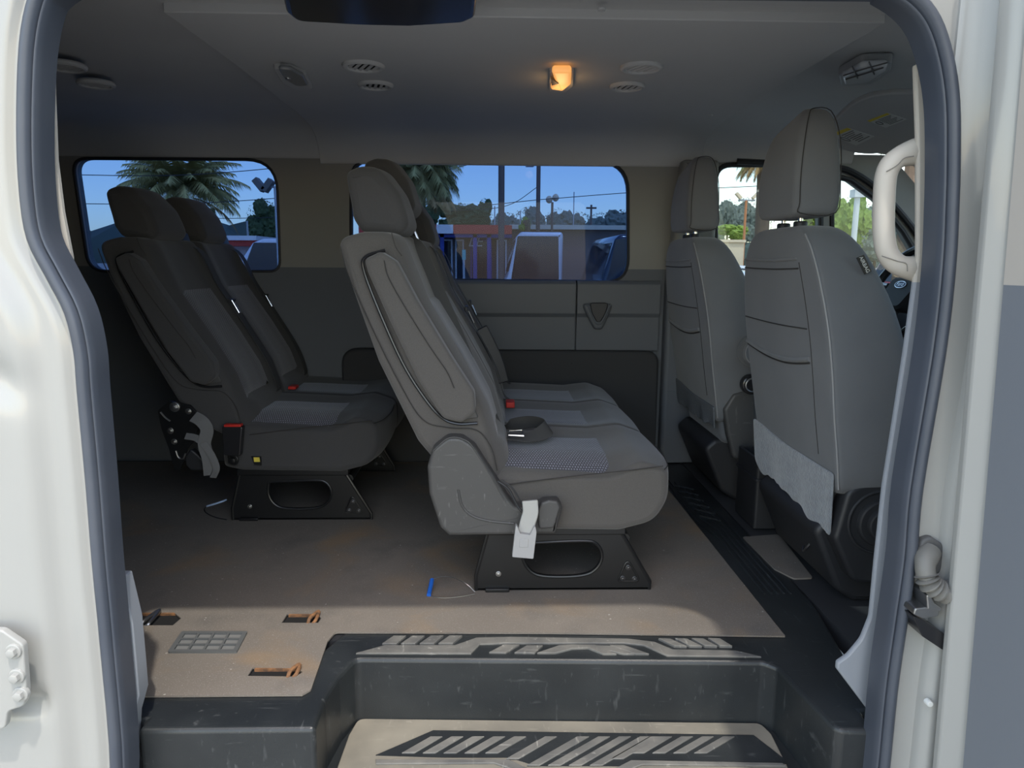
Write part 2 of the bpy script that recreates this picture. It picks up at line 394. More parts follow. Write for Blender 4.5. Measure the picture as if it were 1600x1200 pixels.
# far wall lower panels
bm = BM()
for x0, x1 in ((-.5, .362), (.368, .735)):
    pr = rounded([(YW+.005, .50), (YW-.022, .505), (YW-.022, .655), (YW-.034, .672), (YW-.034, .80), (YW-.02, .815), (YW+.005, .815)], [0, .008, .006, .006, .01, .01, 0], 3)
    prism(bm, pr, x0, x1, 'x')
struct(obj('trim_1', bm, M['grey_trim'], bevel=.002), 'moulded grey side panel in two lengths under the wide window')
bm = BM(); soft(bm, rounded([(-.665, 0), (.735, 0), (.735, .508), (-.665, .515)], [0, 0, .06, .07], 6), YW-.055, YW+.01, .012)
for p in ((.35, .455), (-.1, .46)): bolt(bm, (p[0], YW-.054, p[1]), r=.006)
struct(obj('trim_2', bm, M['lower_trim']), 'black lower wall lining with rounded upper corners')
bm = BM(); soft(bm, rounded([(.755, 0), (.93, 0), (.955, .5), (.955, 1.325), (.80, 1.325), (.755, .8)], [0, 0, .02, .02, .02, .1], 4), YW-.07, YW+.01, .02)
box(bm, .77, .93, YW-.074, YW-.06, .330, .334)
struct(obj('trim_3', bm, M['wall']), 'driver side door pillar lining, beige over grey')
# pocket handle on the panel
t = thing('wall_pocket', 'small dark moulded grip pocket on the grey panel below the wide window', 'pocket', PY(933, 510, YW-.04))
bm = BM(); q = xz([(908, 474), (958, 474), (950, 492), (940, 514), (928, 514), (916, 492)], YW-.035)
soft(bm, rounded(q, .02, 5), YW-.06, YW-.03, .012); obj('bezel', bm, M['grey_trim'], t)
bm = BM(); q = xz([(921, 473), (951, 473), (946, 490), (938, 503), (932, 503), (925, 490)], YW-.06); soft(bm, rounded(q, .012, 4), YW-.066, YW-.05, .004); obj('recess', bm, M['black'], t)
bm = BM(); tube(bm, [PY(a, b, YW-.068) for a, b in ((918, 476), (924, 490), (931, 505), (939, 505), (947, 490), (954, 476))], .0035, 8); obj('rim', bm, M['grey_trim'], t, label='raised v shaped rim')

# ceiling: profile over y, extruded along x
prof = [(1.245, 1.335), (1.28, 1.37), (1.36, 1.41), (1.5, 1.44), (1.66, 1.453), (1.715, 1.455), (2.2, 1.46), (2.75, 1.458), (2.93, 1.452), (3.04, 1.435), (3.10, 1.40), (3.13, 1.36), (3.145, 1.325), (3.16, 1.32)]
def shell(bm, prof, x0, x1, th, dz=0, n=1):
    P = smooth_path([(0, a, b+dz) for a, b in prof], 4); Q = [Vector((0, p.y, p.z+th)) for p in P]
    ring = P+Q[::-1]
    sections(bm, [[(x0+(x1-x0)*j/n, p.y, p.z) for p in ring] for j in range(n+1)])
bm = BM(); shell(bm, prof, -2.7, 1.55, .12)
struct(obj('ceiling', bm, M['headliner'], smooth=50), 'grey fabric van ceiling')
bm = BM(); shell(bm, [(a, b) for a, b in prof if a > 1.705], -.735, .895, .03, -.020)
struct(obj('trim_4', bm, M['headliner2'], smooth=50, bevel=.012, seg=3), 'slightly lowered centre section of the ceiling lining')
# front header (curved down towards the windscreen)
bm = BM(); pr = [(1.5, 1.60), (1.5, 1.452), (1.62, 1.44), (1.70, 1.40), (1.78, 1.385), (1.80, 1.42), (1.80, 1.6)]
prism(bm, pr, 1.25, YW, 'y'); struct(obj('trim_5', bm, M['headliner'], smooth=50), 'ceiling edge above the windscreen')
# rear wall of the van
bm = BM(); box(bm, -2.72, -2.66, 1.2, YW+.05, -.1, 1.5); struct(obj('wall_rear', bm, M['wall']), 'rear end of the cabin')
bm = BM(); plate(bm, [(-2.7, 1.30), (-.46, 1.30), (-.46, 1.58), (.72, 1.58), (.72, 3.17), (-2.7, 3.17)], [], -.06, -.004, 'z')
struct(obj('floor', bm, M['black'], smooth=0), 'van floor pan under the coverings')

# windscreen and pillars
bm = BM(); a = Vector((1.79, 3.10, 1.37)); b = Vector((2.42, 3.10, .83))
vv = [bm.verts.new(v) for v in ((1.79, 1.35, 1.37), (1.79, 3.10, 1.37), (2.42, 3.10, .83), (2.42, 1.35, .83))]
f_ = bm.faces.new(vv); r_ = bmesh.ops.extrude_face_region(bm, geom=[f_])
for v in [e for e in r_['geom'] if isinstance(e, bmesh.types.BMVert)]: v.co += Vector((.005, 0, .005))
struct(obj('window_5', bm, M['clear'], smooth=0), 'windscreen')
bm = BM()
for yy in (3.085, 1.33):
    tube(bm, [(1.62, yy, 1.405), (1.80, yy, 1.355), (2.1, yy, 1.10), (2.40, yy, .84)], .045, 12)
struct(obj('trim_6', bm, M['beige']), 'beige windscreen pillars')
bm = BM(); tube(bm, [(p.x, YW-.01, p.z) for p in (PY(a, b, YW) for a, b in ((1150, 253), (1290, 261), (1335, 272), (1382, 308), (1430, 365), (1475, 440)))], .014, 8)
struct(obj('trim_7', bm, M['rubber_dk']), 'black seal over the driver door window')

# near wall with the door opening
LO = [(165, 1330), (178, 1200), (162, 1000), (150, 875), (140, 750), (127, 610), (122, 550), (108, 490), (80, 435), (50, 375), (38, 300), (34, 200), (38, 75), (52, 0), (70, -28), (110, -55)]
RO = [(1380, -42), (1430, -10), (1462, 30), (1482, 90), (1492, 160), (1493, 250), (1491, 325), (1486, 419), (1471, 550), (1436, 760), (1426, 870), (1410, 980), (1397, 1072), (1384, 1200), (1368, 1330)]
YD = 1.20
Lp = xz(LO, YD); Rp = xz(RO, YD)
hole = [(p.x, p.y) for p in smooth_path([Vector((a, b)) for a, b in Lp], 4)]+[(p.x, p.y) for p in smooth_path([Vector((a, b)) for a, b in Rp], 4)]
hole_c = hole+[(Rp[-1][0], -.36), (Lp[0][0], -.36)]
pw = rounded([(1.12, .86), (1.75, .86), (1.62, 1.28), (1.12, 1.30)], .05, 4)
bm = BM(); plate(bm, [(-2.75, -.45), (2.4, -.45), (2.4, .74), (1.7, 1.5), (1.0, 1.58), (-2.75, 1.58)], [hole_c, pw], YD+.005, YD+.07)
struct(obj('wall_near', bm, M['white'], bevel=.003), 'white side of the van around the door opening')
bm = BM(); prism(bm, inset(pw, -.01), YD+.03, YD+.034); struct(obj('window_6', bm, M['clear'], smooth=0), 'passenger door window')
# rubber door seal swept round the opening
def sweep(bm, path, cs):
    """cs: (n, y) cross-section; n measured inward from the opening edge"""
    n = len(path); loops = []
    for i, p in enumerate(path):
        t = Vector(path[min(i+1, n-1)])-Vector(path[max(i-1, 0)]); t.normalize(); nn = Vector((t.y, -t.x))
        loops.append([(p[0]+nn.x*a, y, p[1]+nn.y*a) for a, y in cs])
    sections(bm, loops)
cs = [(-.004, 1.196), (0, 1.186), (.008, 1.178), (.018, 1.176), (.026, 1.181), (.028, 1.189), (.031, 1.190), (.034, 1.184), (.039, 1.186), (.041, 1.20), (.041, 1.235), (-.004, 1.235)]
cs = [(a*.74, y) for a, y in cs]
bm = BM(); sweep(bm, hole, cs); struct(obj('trim_8', bm, M['rubber'], smooth=60), 'blue grey rubber seal round the side door opening')
# inner lining strips behind the seal
bm = BM()
lin = [(82, 60), (84, 150), (88, 250), (98, 330), (112, 402), (112, 410), (96, 392), (72, 330), (66, 200), (66, 60)]
prism(bm, xz(lin, 1.245), 1.245, 1.252); struct(obj('trim_9', bm, M['beige'], smooth=40), 'cream lining strip left of the opening')
bm = BM()
lin = [(190, 905), (207, 975), (213, 1040), (217, 1088), (207, 1125), (196, 1330), (176, 1330), (176, 905)]
prism(bm, xz(lin, 1.25), 1.25, 1.29); struct(obj('trim_10', bm, M['ltgrey'], smooth=40, bevel=.003), 'pale grey lining at the lower left of the opening')
bm = BM()
lin = [(1475, 100), (1430, 100), (1434, 220), (1434, 400), (1429, 440), (1414, 550), (1397, 660), (1381, 760), (1368, 880), (1360, 965), (1346, 1000), (1325, 1025), (1309, 1036), (1308, 1046), (1360, 1115), (1362, 1330), (1420, 1330), (1460, 900), (1500, 400)]
pf = rounded(xz(lin, 1.265), [0, .0, .03, .03, .03, .03, .03, .03, .03, .05, .05, .03, .006, .004, .01, 0, 0, 0, 0], 4)
prism(bm, pf, 1.265, 1.277); struct(obj('trim_11', bm, M['pillar'], smooth=40, bevel=.005), 'door pillar lining at the right of the opening, beige over pale grey')

# left door jamb relief
def sm(a, b, x): t = max(0, min(1, (x-a)/(b-a))); return t*t*(3-2*t)
edge = sorted([(z, x) for x, z in hole[:len(hole)//2]])
def xe(z):
    if z <= edge[0][0]: return edge[0][1]
    for (z0, x0), (z1, x1) in zip(edge, edge[1:]):
        if z0 <= z <= z1 and z1 > z0: return x0+(x1-x0)*(z-z0)/(z1-z0)
    return edge[-1][1]
bm = BM(); NZ = 120; NX = 44; rows = []
for i in range(NZ+1):
    z = -.40+1.98*i/NZ; row = []; e = xe(min(z, 1.30))
    for j in range(NX+1):
        s = .5*(j/NX)**1.4; x = e-s-.001
        y = YD-.002 - .010*sm(.010, .022, s) - .022*sm(.045+.02*sm(.8, 1.1, z), .085+.02*sm(.8, 1.1, z), s)
        y -= .035*sm(.5, .9, z)*sm(.10, .2, s) if z < 1.0 else .035*sm(.10, .2, s)
        a = math.exp(-((z-.115)/.022)**2)*sm(.075, .11, s); y += .022*a
        a = math.exp(-((z-.70-.45*(s-.12))/.035)**2)*sm(.05, .12, s); y += .016*a
        a = math.exp(-((z-.43)/.004)**2)*(1-sm(.05, .08, s)); y -= .0012*a
        row.append(bm.verts.new((x, y, z)))
    rows.append(row)
for a, b in zip(rows, rows[1:]):
    for j in range(NX): bm.faces.new((a[j], a[j+1], b[j+1], b[j]))
r_ = bmesh.ops.extrude_face_region(bm, geom=list(bm.faces))
for v in [e for e in r_['geom'] if isinstance(e, bmesh.types.BMVert)]: v.co.y = YD+.01
struct(obj('trim_12', bm, M['white'], smooth=60), 'pressed white door jamb left of the opening')
# hinge bracket with bolts
hy = 1.126
t = thing('hinge_bracket', 'white painted hinge bracket bolted to the lower left door jamb', 'bracket', PY(20, 1140, hy))
bm = BM(); soft(bm, rounded(xz([(-60, 985), (2, 985), (36, 1008), (42, 1090), (36, 1104), (12, 1112), (8, 1140), (-60, 1140)], hy), .012, 4), hy, hy+.014, .003); obj('plate', bm, M['white'], t)
for a, b in ((22, 1017), (27, 1056), (33, 1084)):
    bm = BM(); p = PY(a, b, hy); cyl(bm, p+Vector((0, .004, 0)), (0, -1, 0), .0135, .008, 20, bev=.002); cyl(bm, p-Vector((0, .004, 0)), (0, -1, 0), .0085, .008, 6, bev=.0015); obj('bolt', bm, M['white'], t)
# right jamb
bm = BM()
prf = [(.735, 1.235), (.745, 1.200), (.752, 1.196), (.80, 1.194), (.806, 1.18), (.824, 1.165), (.836, 1.165), (.845, 1.18), (.86, 1.2), (.95, 1.2), (.95, 1.235)]
NS = 40
def jx(z):   # x of the seal's outer edge on the right
    e2 = sorted([(b, a) for a, b in hole[len(hole)//2:]]); z = max(e2[0][0], min(z, 1.27))
    for (z0, x0), (z1, x1) in zip(e2, e2[1:]):
        if z0 <= z <= z1 and z1 > z0: return x0+(x1-x0)*(z-z0)/(z1-z0)
    return e2[-1][1]
lps = []
for i in range(NS+1):
    z = -.40+1.98*i/NS; st = .012*sm(1.045, 1.07, z); e = min(jx(min(z, 1.15)), .775)
    pts = [(-.012, 1.235), (-.008, 1.200), (.0, 1.197), (.026, 1.196-st*.2), (.040, 1.192-st), (.047, 1.168-st), (.056, 1.163), (.070, 1.165), (.078, 1.19), (.085, 1.205), (.19, 1.205), (.19, 1.235)]
    lps.append([(e+a, y, z) for a, y in pts])
sections(bm, lps); struct(obj('trim_13', bm, M['white'], smooth=50), 'white pressed door jamb right of the opening')
# open door leaf on the right
bm = BM(); el_ = xz([(1571, 0), (1465, 1200)], 1.13); er_ = xz([(1601, 0), (1501, 1200)], 1.11)
def lerpx(pr_, z): (x0, z0), (x1, z1) = pr_; return x0+(x1-x0)*(z-z0)/(z1-z0)
lps = []
for i in range(13):
    z = -.42+1.9*i/12; a = lerpx(el_, z); b = lerpx(er_, z)
    lps.append([(a+.012, 1.155, z), (a, 1.145, z), (a-.001, 1.13, z), (b-.006, 1.112, z), (b, 1.106, z), (b+.001, .15, z), (b+.08, .15, z), (b+.08, 1.155, z)])
sections(bm, lps); dr = struct(obj('door_1', bm, M['white'], smooth=40, bevel=.003), 'open white side door at the right edge')
M['door_in'] = two_tone('door_lining', (.50, .46, .41), (.19, .205, .23), PY(1560, 445, 1.1).z, .55, (250, .1, .0008))
bm = BM(); lps = []
for i in range(13):
    z = -.40+1.86*i/12; b = lerpx(er_, z); lps.append([(b+.002, 1.104, z), (b-.006, 1.096, z), (b-.008, .2, z), (b+.002, .2, z)])
sections(bm, lps); obj('lining', bm, M['door_in'], dr, label='door lining, beige above and grey below')
# wiring boot and check strap
t = thing('wiring_boot', 'corrugated grey rubber wiring boot between the right jamb and the open door', 'rubber boot', PY(1455, 940, 1.17))
bm = BM(); P = [PY(a, b, y) for a, b, y in ((1452, 862, 1.185), (1446, 878, 1.165), (1447, 898, 1.155), (1456, 915, 1.15), (1476, 925, 1.15), (1500, 925, 1.16))]
S = smooth_path(P, 14); lps = []; nv = None
for i, p in enumerate(S):
    tt = (S[min(i+1, len(S)-1)]-S[max(i-1, 0)]).normalized(); nv = tt.orthogonal().normalized() if nv is None else (nv-tt*nv.dot(tt)).normalized(); b_ = tt.cross(nv)
    rr = .0195-.003*sm(5, 20, i)+(.0042*math.sin(i*1.15) if i > 28 else 0)
    lps.append([p+(nv*math.cos(2*PI*j/16)+b_*math.sin(2*PI*j/16))*rr for j in range(16)])
sections(bm, lps); obj('bellows', bm, mat('boot_rubber', (.17, .165, .15), .55, bump=(60, .3, .001)), t)
bm = BM(); soft(bm, rounded(xz([(1436, 842), (1452, 836), (1470, 848), (1472, 880), (1462, 898), (1434, 892), (1431, 862)], 1.19), .014, 4), 1.182, 1.20, .005); obj('collar', bm, mat('boot_collar', (.10, .10, .10), .6), t)
t = thing('check_strap', 'black door check strap with a silver bracket on the right jamb', 'door check', PY(1450, 1000, 1.17))
bm = BM(); prism(bm, rounded(xz([(1420, 957), (1440, 966), (1490, 1000), (1490, 1020), (1466, 1010), (1436, 990)], 1.16), .003, 3), 1.15, 1.195); obj('strap', bm, M['gloss'], t, bevel=.003)
bm = BM(); prism(bm, rounded(xz([(1421, 955), (1424, 946), (1440, 944), (1462, 948), (1460, 958), (1436, 962)], 1.16), .004, 3), 1.148, 1.197)
prism(bm, rounded(xz([(1440, 925), (1446, 922), (1452, 936), (1464, 944), (1462, 950), (1442, 946)], 1.16), .003, 3), 1.145, 1.19); obj('bracket', bm, M['zinc'], t, bevel=.002)
for a, b in ((1519, 618), (1448, 1095)):
    bm = BM(); p = PY(a, b, 1.165); cyl(bm, p, (0, -1, 0), .006, .012, 14, bev=.002); tag(obj('rubber_bump_stop', bm, M['paper']), 'small pale bump stop on the right jamb, %s' % ('upper one' if b < 700 else 'lower one'), 'bump stop')

# ------------------------------------------------------------------ floor coverings
mo = xy([(186, 1088), (472, 1088), (486, 1080), (512, 1004), (524, 990), (860, 991), (1227, 996)], 0.0)
mo = [(-2.6, mo[0][1])]+mo[1:]+[(.694, 3.11), (-2.6, 3.11)]
slots = [((196, 957), (272, 957), (283, 966), (270, 977), (196, 977)), ((449, 959), (494, 959), (502, 966), (497, 973), (440, 973)), ((395, 1043), (462, 1044), (473, 1050), (461, 1057), (387, 1056))]
gr = xy([(284, 989), (387, 989), (370, 1021), (262, 1021)], .004)
bm = BM(); plate(bm, rounded(mo, [0, 0, .012, .01, .01, 0, .002, .01, 0], 4), [xy(s, .004) for s in slots], .0, .004, 'z')
tag(obj('floor_mat', bm, M['mat'], smooth=0), 'speckled grey brown vinyl floor covering with brown stains', 'floor covering')
for i, s in enumerate(slots):
    P = xy(s, .004); x0 = min(p[0] for p in P); x1 = max(p[0] for p in P); y0 = min(p[1] for p in P); y1 = max(p[1] for p in P)
    t = thing('floor_anchor', ('rusty seat anchor slot at the far left edge of the floor', 'rusty seat anchor slot nearest the middle bench', 'rusty seat anchor slot in front of the grille, nearest the step')[i], 'floor anchor', ((x0+x1)/2, (y0+y1)/2, -.004), 'seat anchor slots in the floor')
    bm = BM(); box(bm, x0+.002, x1-.004, y0+.002, y1-.001, -.0035, -.002); obj('pan', bm, M['dark'], t)
    bm = BM(); box(bm, x0+.006, x1-.014, y1-.007, y1-.0005, -.002, .0035); obj('rail', bm, M['rust'], t)
    xb = (x0+x1)/2 if i == 0 else x1-.022
    bm = BM(); tube(bm, [(xb-.006, y0-.001, .001), (xb-.002, y0+.010, .012), (xb+.010, y1, .010), (xb+.012, y0+.01, .007), (xb+.006, y0, .001)], .0045, 8); obj('striker', bm, M['rust'] if i else M['zinc'], t)
t = thing('floor_vent', 'rectangular grey grille of twelve cells set in the floor', 'vent', ((gr[0][0]+gr[2][0])/2, gr[0][1], .004))
bm = BM()
def bil(u, v): a = Vector(gr[0]).lerp(Vector(gr[1]), u); b = Vector(gr[3]).lerp(Vector(gr[2]), u); return a.lerp(b, v)
holes = []
for i in range(4):
    for j in range(3):
        u_0, u_1, v_0, v_1 = .07+.225*i, .07+.225*i+.19, .10+.28*j, .10+.28*j+.235
        holes.append([tuple(bil(*q)) for q in ((u_0, v_0), (u_1, v_0), (u_1, v_1), (u_0, v_1))])
plate(bm, rounded(gr, .004, 3), holes, .0035, .009, 'z'); obj('frame', bm, mat('vent_grey', (.10, .105, .105), .5), t)
bm = BM(); prism(bm, inset(gr, .004), .0036, .0045, 'z'); obj('backing', bm, mat('vent_back', (.17, .175, .17), .6), t)

# entry step (black liner + lower tread)
st = thing('entry_step', 'scuffed black moulded entry step with a worn lower tread', 'step', (.1, 1.3, -.35))
o1 = xy([(196, 1140), (492, 1137), (497, 1122), (508, 1090), (530, 1055), (556, 1028), (1192, 1033), (1215, 1042), (1300, 1132), (1312, 1139), (1366, 1142)], 0)
o1[-1] = (.745, o1[-1][1]); out = [(-.80, 1.285), (-.683, 1.285), (-.683, o1[0][1])]+o1[1:]+[(.745, 1.285), (.80, 1.285), (.80, 1.40), (.86, 1.75), (.86, 3.0), (.86, 3.16), (.696, 3.16), (.696, 1.60), (-.36, 1.62), (-.45, 1.40), (-.80, 1.40)]
rl = [.02 if 4 <= i <= 9 else 0 for i in range(len(out))]
bm = BM(); prism(bm, rounded(out, rl, 5), -.36, -.0015, 'z')
obj('liner', bm, M['liner'], st, bevel=.010, seg=4)
o2 = xy([(500, 1260), (551, 1126), (1193, 1132), (1290, 1260)], -.155); y2 = 1.20
lo = [(o2[0][0]-.08, y2), (o2[1][0]-.06, 1.53), (o2[2][0]+.06, 1.53), (o2[3][0]+.08, y2)]
bm = BM(); prism(bm, lo, -.36, -.160, 'z'); obj('tread_base', bm, M['liner'], st)
tr = xy([(505, 1262), (545, 1150), (560, 1124), (1188, 1131), (1205, 1148), (1262, 1262)], -.155)
bm = BM(); prism(bm, rounded(tr, [0, .01, .02, .02, .01, 0], 4), -.162, -.152, 'z'); obj('tread_plate', bm, M['tread'], st, bevel=.003, label='dusty tan lower tread plate')
def zq(p, off=(480, 960), s=1.7778): return [(off[0]+a/s, off[1]+b/s) for a, b in p]
bm = BM(); prism(bm, xy(zq([(190, 390), (350, 321), (1240, 334), (1325, 400), (1330, 414), (930, 403), (865, 420), (640, 420), (560, 396), (380, 396)]), -.150), -.153, -.1505, 'z')
obj('tread_field', bm, M['liner'], st, label='black ribbed field of the lower tread')
bm = BM()
for i in range(15):
    x = 262+i*58; long_ = 5 <= i <= 10; h1 = 384+(34 if i in (6, 7, 8, 9) else (16 if i in (5, 10) else 0)); sl = (h1-338)*1.75
    if x+sl > 1235: sl = 1235-x
    prism(bm, xy(zq([(x, h1), (x+sl, 338), (x+sl+34, 338), (x+36, h1)]), -.1475), -.151, -.1475, 'z')
obj('tread_bars', bm, M['worn'], st, bevel=.001, label='slanted pale worn tread bars')
bm = BM(); prism(bm, xy(zq([(190, 402), (560, 402), (640, 440), (600, 440), (520, 412), (190, 414)]), -.148), -.152, -.148, 'z'); prism(bm, xy(zq([(900, 404), (1320, 412), (1330, 420), (930, 416), (870, 440), (830, 440)]), -.148), -.152, -.148, 'z')
obj('tread_bands', bm, M['worn'], st, bevel=.001)
# upper tread pattern
bm = BM()
U = [[(135, 107), (215, 85), (410, 85), (470, 64), (560, 62), (575, 68), (545, 80), (480, 82), (455, 108)],
     [(560, 62), (890, 67), (965, 76), (1015, 97), (1190, 100), (1262, 117), (1000, 114), (935, 85), (880, 79), (545, 80)],
     [(505, 105), (545, 84), (590, 84), (552, 106)], [(575, 106), (610, 86), (655, 86), (632, 107)],
     [(638, 107), (700, 86), (740, 84), (860, 88), (910, 110), (880, 110), (800, 92), (735, 95), (690, 107)],
     [(760, 85), (800, 85), (860, 110), (822, 110)], [(840, 86), (880, 86), (950, 110), (912, 110)]]
for k in range(4):
    U.append([(208+k*52, 82), (240+k*52, 60), (275+k*52, 60), (248+k*52, 82)])
for k in range(4):
    U.append([(975+k*46, 68), (1008+k*46, 69), (1055+k*42, 90), (1020+k*42, 89)])
for i, q in enumerate(U): prism(bm, xy(zq(q), .002), -.003, .0022+.0002*i, 'z')
obj('upper_tread_bars', bm, M['worn'], st, bevel=.0008, label='worn pale grey tread pattern on the upper ledge')
# tread pattern down the aisle strip
bm = BM()
for k in range(5): tube(bm, [(.715+.018*k, 2.9-.05*k, 0), (.715+.018*k, 2.35+.06*k, 0), (.715+.018*k+.03, 2.2+.06*k, 0), (.745+.018*k, 1.8, 0)], .0035, 6, 1)
for k in range(6): tube(bm, [(.74, 2.75-.07*k, 0), (.80, 2.70-.07*k, 0)], .006, 6, 1)
obj('aisle_ribs', bm, M['liner'], st)
# cab floor carpet
cf = xy([(1160, 840), (1217, 836), (1270, 904), (1240, 905), (1210, 890)], .0)
bm = BM(); plate(bm, [(.86, 1.30), (2.3, 1.30), (2.3, 3.155), (.86, 3.155)], [], -.05, -.003, 'z')
tag(obj('cab_floor_carpet', bm, M['lower_trim'], smooth=0), 'black carpet on the cab floor around the front seats', 'carpet')
bm = BM(); prism(bm, rounded(cf, .012, 4), -.002, .003, 'z'); tag(obj('dusty_floor_patch', bm, M['mat'], smooth=0), 'dusty brown floor patch between the console bin and passenger seat', 'floor covering')

# ------------------------------------------------------------------ bench seats
YN = 1.8      # reference plane the near side of the middle bench was measured on
BK = xz([(521, 372), (565, 361), (612, 361), (655, 470), (712, 565), (752, 640), (782, 745), (745, 762), (690, 735), (652, 690), (590, 565)], YN)
BKr = chaikin(rounded(BK, [.04, .03, .05, .08, .1, .05, .012, .02, .03, .06, .1], 5), 1)
def lean(x, z, L): return (x - L*max(0, z-.4), z)
HRp = xz([(549, 268), (572, 259), (600, 261), (628, 300), (640, 352), (626, 368), (566, 363), (552, 340)], 1.9)
CU = [(-.06, .20), (-.06, .385), (.05, .388), (.30, .376), (.39, .388), (.465, .358), (.468, .27), (.435, .205), (.34, .180), (.0, .186)]
FR = [(-.268+.02, .95)]+[BK[i] for i in (3, 4, 5)]
def fline(z): return fline0(z)+.03
def fline0(z):
    """x of the backrest front at height z"""
    P = [(BK[2][0]-.01, BK[2][1]), BK[3], BK[4], BK[5], BK[6]]
    for (x0, z0), (x1, z1) in zip(P, P[1:]):
        if z1 <= z <= z0: return x0+(x1-x0)*(z-z0)/(z1-z0)
    return P[-1][0] if z < P[-1][1] else P[0][0]
def bench(root, dx, dy, nseat, raised, L=0, fab='fabric', w=.4, variant='A'):
    """bench parts in world space: dx, dy offset the measured near end"""
    S = lambda x, y, z: Vector((x-L*max(0, z-.4)+dx, y+dy, z))
    fb = M[fab]
    for i in range(nseat):
        y0 = YN+i*w+.002; y1 = y0+w-.004; yc = (y0+y1)/2
        f2 = fb if i == 0 or fab == 'fabric' else fb
        def wb(x, y, z):
            t = (y-yc)/(w/2); fx = fline0(z); k = max(0, 1-abs(x-fx)/.06)
            d = (-.022*(1-min(1, abs(t)/.75)**4) if z > .42 else 0)*k + .034*k*sm(0, .09, y-YN)
            taper = .025*sm(.80, .97, z)
            return tuple(S(x+d, y-(taper*t if abs(t) > .2 else 0), z))
        bm = BM(); soft(bm, resample(BKr, .02), y0, y1, .018, warp=wb, mid=10); obj('backrest', bm, fb, root, smooth=60)
        # patterned centre panel of the backrest
        bm = BM(); rows = []
        for a in range(21):
            z = .425+(.80-.425)*a/20; r = []
            for b in range(9):
                t = -.66+1.32*b/8; d = -.022*(1-min(1, abs(t)/.75)**4)+.010
                if b in (0, 8) or a in (0, 20): d -= .012
                r.append(bm.verts.new(S(fline(z)+d, yc+t*w/2, z)))
            rows.append(r)
        for r1, r2 in zip(rows, rows[1:]):
            for b in range(8): bm.faces.new((r1[b], r1[b+1], r2[b+1], r2[b]))
        obj('back_panel', bm, M['weave_b'], root, smooth=80, label='ribbed cloth panel')
        # cushion
        def wc(x, y, z):
            t = (y-yc)/(w/2); up_ = sm(.30, .38, z); d = -.016*(1-min(1, abs(t)/.8)**4)*up_*sm(.0, .06, x+.06)*(1-sm(.30, .44, x)*.7)
            f_ = .012*(1-t*t)*sm(.38, .46, x)+.012*sm(0, .1, y-YN)*sm(.3, .46, x)
            d -= .045*up_*(1-sm(0, .13, y-YN))*(1-.75*sm(.30, .42, x))
            return (x+f_+dx, y+dy, z+d)
        bm = BM(); soft(bm, chaikin(resample(rounded(CU, [.02, .02, .05, .08, .05, .035, .10, .08, .08, .05], 5), .03), 2), y0, y1, .020 if i == 0 else .012, warp=wc, mid=10); obj('cushion', bm, fb, root, smooth=60)
        bm = BM(); rows = []
        for a in range(13):
            x = .02+.30*a/12; r = []
            for b in range(9):
                t = (-.90 if i == 0 else -.7)+(1.42 if i == 0 else 1.25)*b/8; zt = .388-.008*sm(.05, .30, x) if x < .30 else .381
                d = -.016*(1-min(1, abs(t)/.8)**4)*sm(0, .06, x+.06)*(1-sm(.30, .44, x)*.7)+.0035-.045*(1-sm(0, .13, yc+t*w/2-YN))*(1-.75*sm(.30, .42, x))
                if b in (0, 8) or a in (0, 12): d -= .008
                r.append(bm.verts.new((x+dx, yc+t*w/2+dy, zt+d)))
            rows.append(r)
        for r1, r2 in zip(rows, rows[1:]):
            for b in range(8): bm.faces.new((r1[b], r1[b+1], r2[b+1], r2[b]))
        obj('cushion_panel', bm, M['weave_c'], root, smooth=80, label='dotted cloth panel')
        # headrest with posts
        rz = raised[i]
        bm = BM(); ya = yc-.125; yb = yc+.125
        def wh(x, y, z):
            t = (y-yc)/.125; zz = (z-1.0)/.14
            return tuple(S(x-.035*t*t*.6*sm(0, 1, zz)-.32*rz, yc+(y-yc)*(1-.12*sm(.4, 1.1, zz)), z+rz))
        soft(bm, chaikin(resample(rounded(HRp, [.03, .04, .07, .06, .03, .03, .03, .04], 5), .02), 1), ya, yb, .026, warp=wh, mid=8)
        hr = obj('headrest', bm, M['fabric_dk'] if fab == 'fabric' else fb, root, smooth=60)
        bm = BM(); pi = inset(rounded(HRp, .03, 4), .022); tube(bm, [Vector(wh(a, ya+.0035, b)) for a, b in pi], .0018, 6, 1, True); obj('seam', bm, M['stitch'], hr)
        for s in (-.06, .06):
            bm = BM(); cyl(bm, S(-.292, yc+s, .945), (-.33-L, 0, 1), .0065, .07+rz, 12); obj('headrest_post', bm, M['chrome'], root, label='chrome headrest post')
            bm = BM(); cyl(bm, S(-.292, yc+s, .958), (-.3, 0, 1), .014, .016, 14, bev=.004); obj('post_sleeve', bm, M['black'], root)
    S0 = lambda a, b, y: (lambda p: S(p.x, y, p.z))(PY(a, b, YN))
    ye = YN
    # folded up armrest on the near side, in its groove
    bm = BM(); ar = rounded(xz([(573, 405), (598, 393), (622, 408), (655, 470), (705, 553), (742, 610), (744, 640), (722, 656), (694, 650), (655, 590), (612, 500), (578, 425)], YN), [.015, .02, .02, .06, .1, .03, .025, .02, .03, .08, .08, .03], 5)
    soft(bm, chaikin(resample(ar, .03), 2), ye-.038, ye+.02, .011, warp=lambda x, y, z: tuple(S(x, y, z)))
    ao = obj('armrest', bm, fb, root, smooth=60)
    bm = BM(); tube(bm, [S0(a, b, ye-.0415) for a, b in ((604, 407), (612, 436), (648, 498), (680, 548), (700, 577), (711, 602))], .0011, 6); obj('seam', bm, M['stitch'], ao)
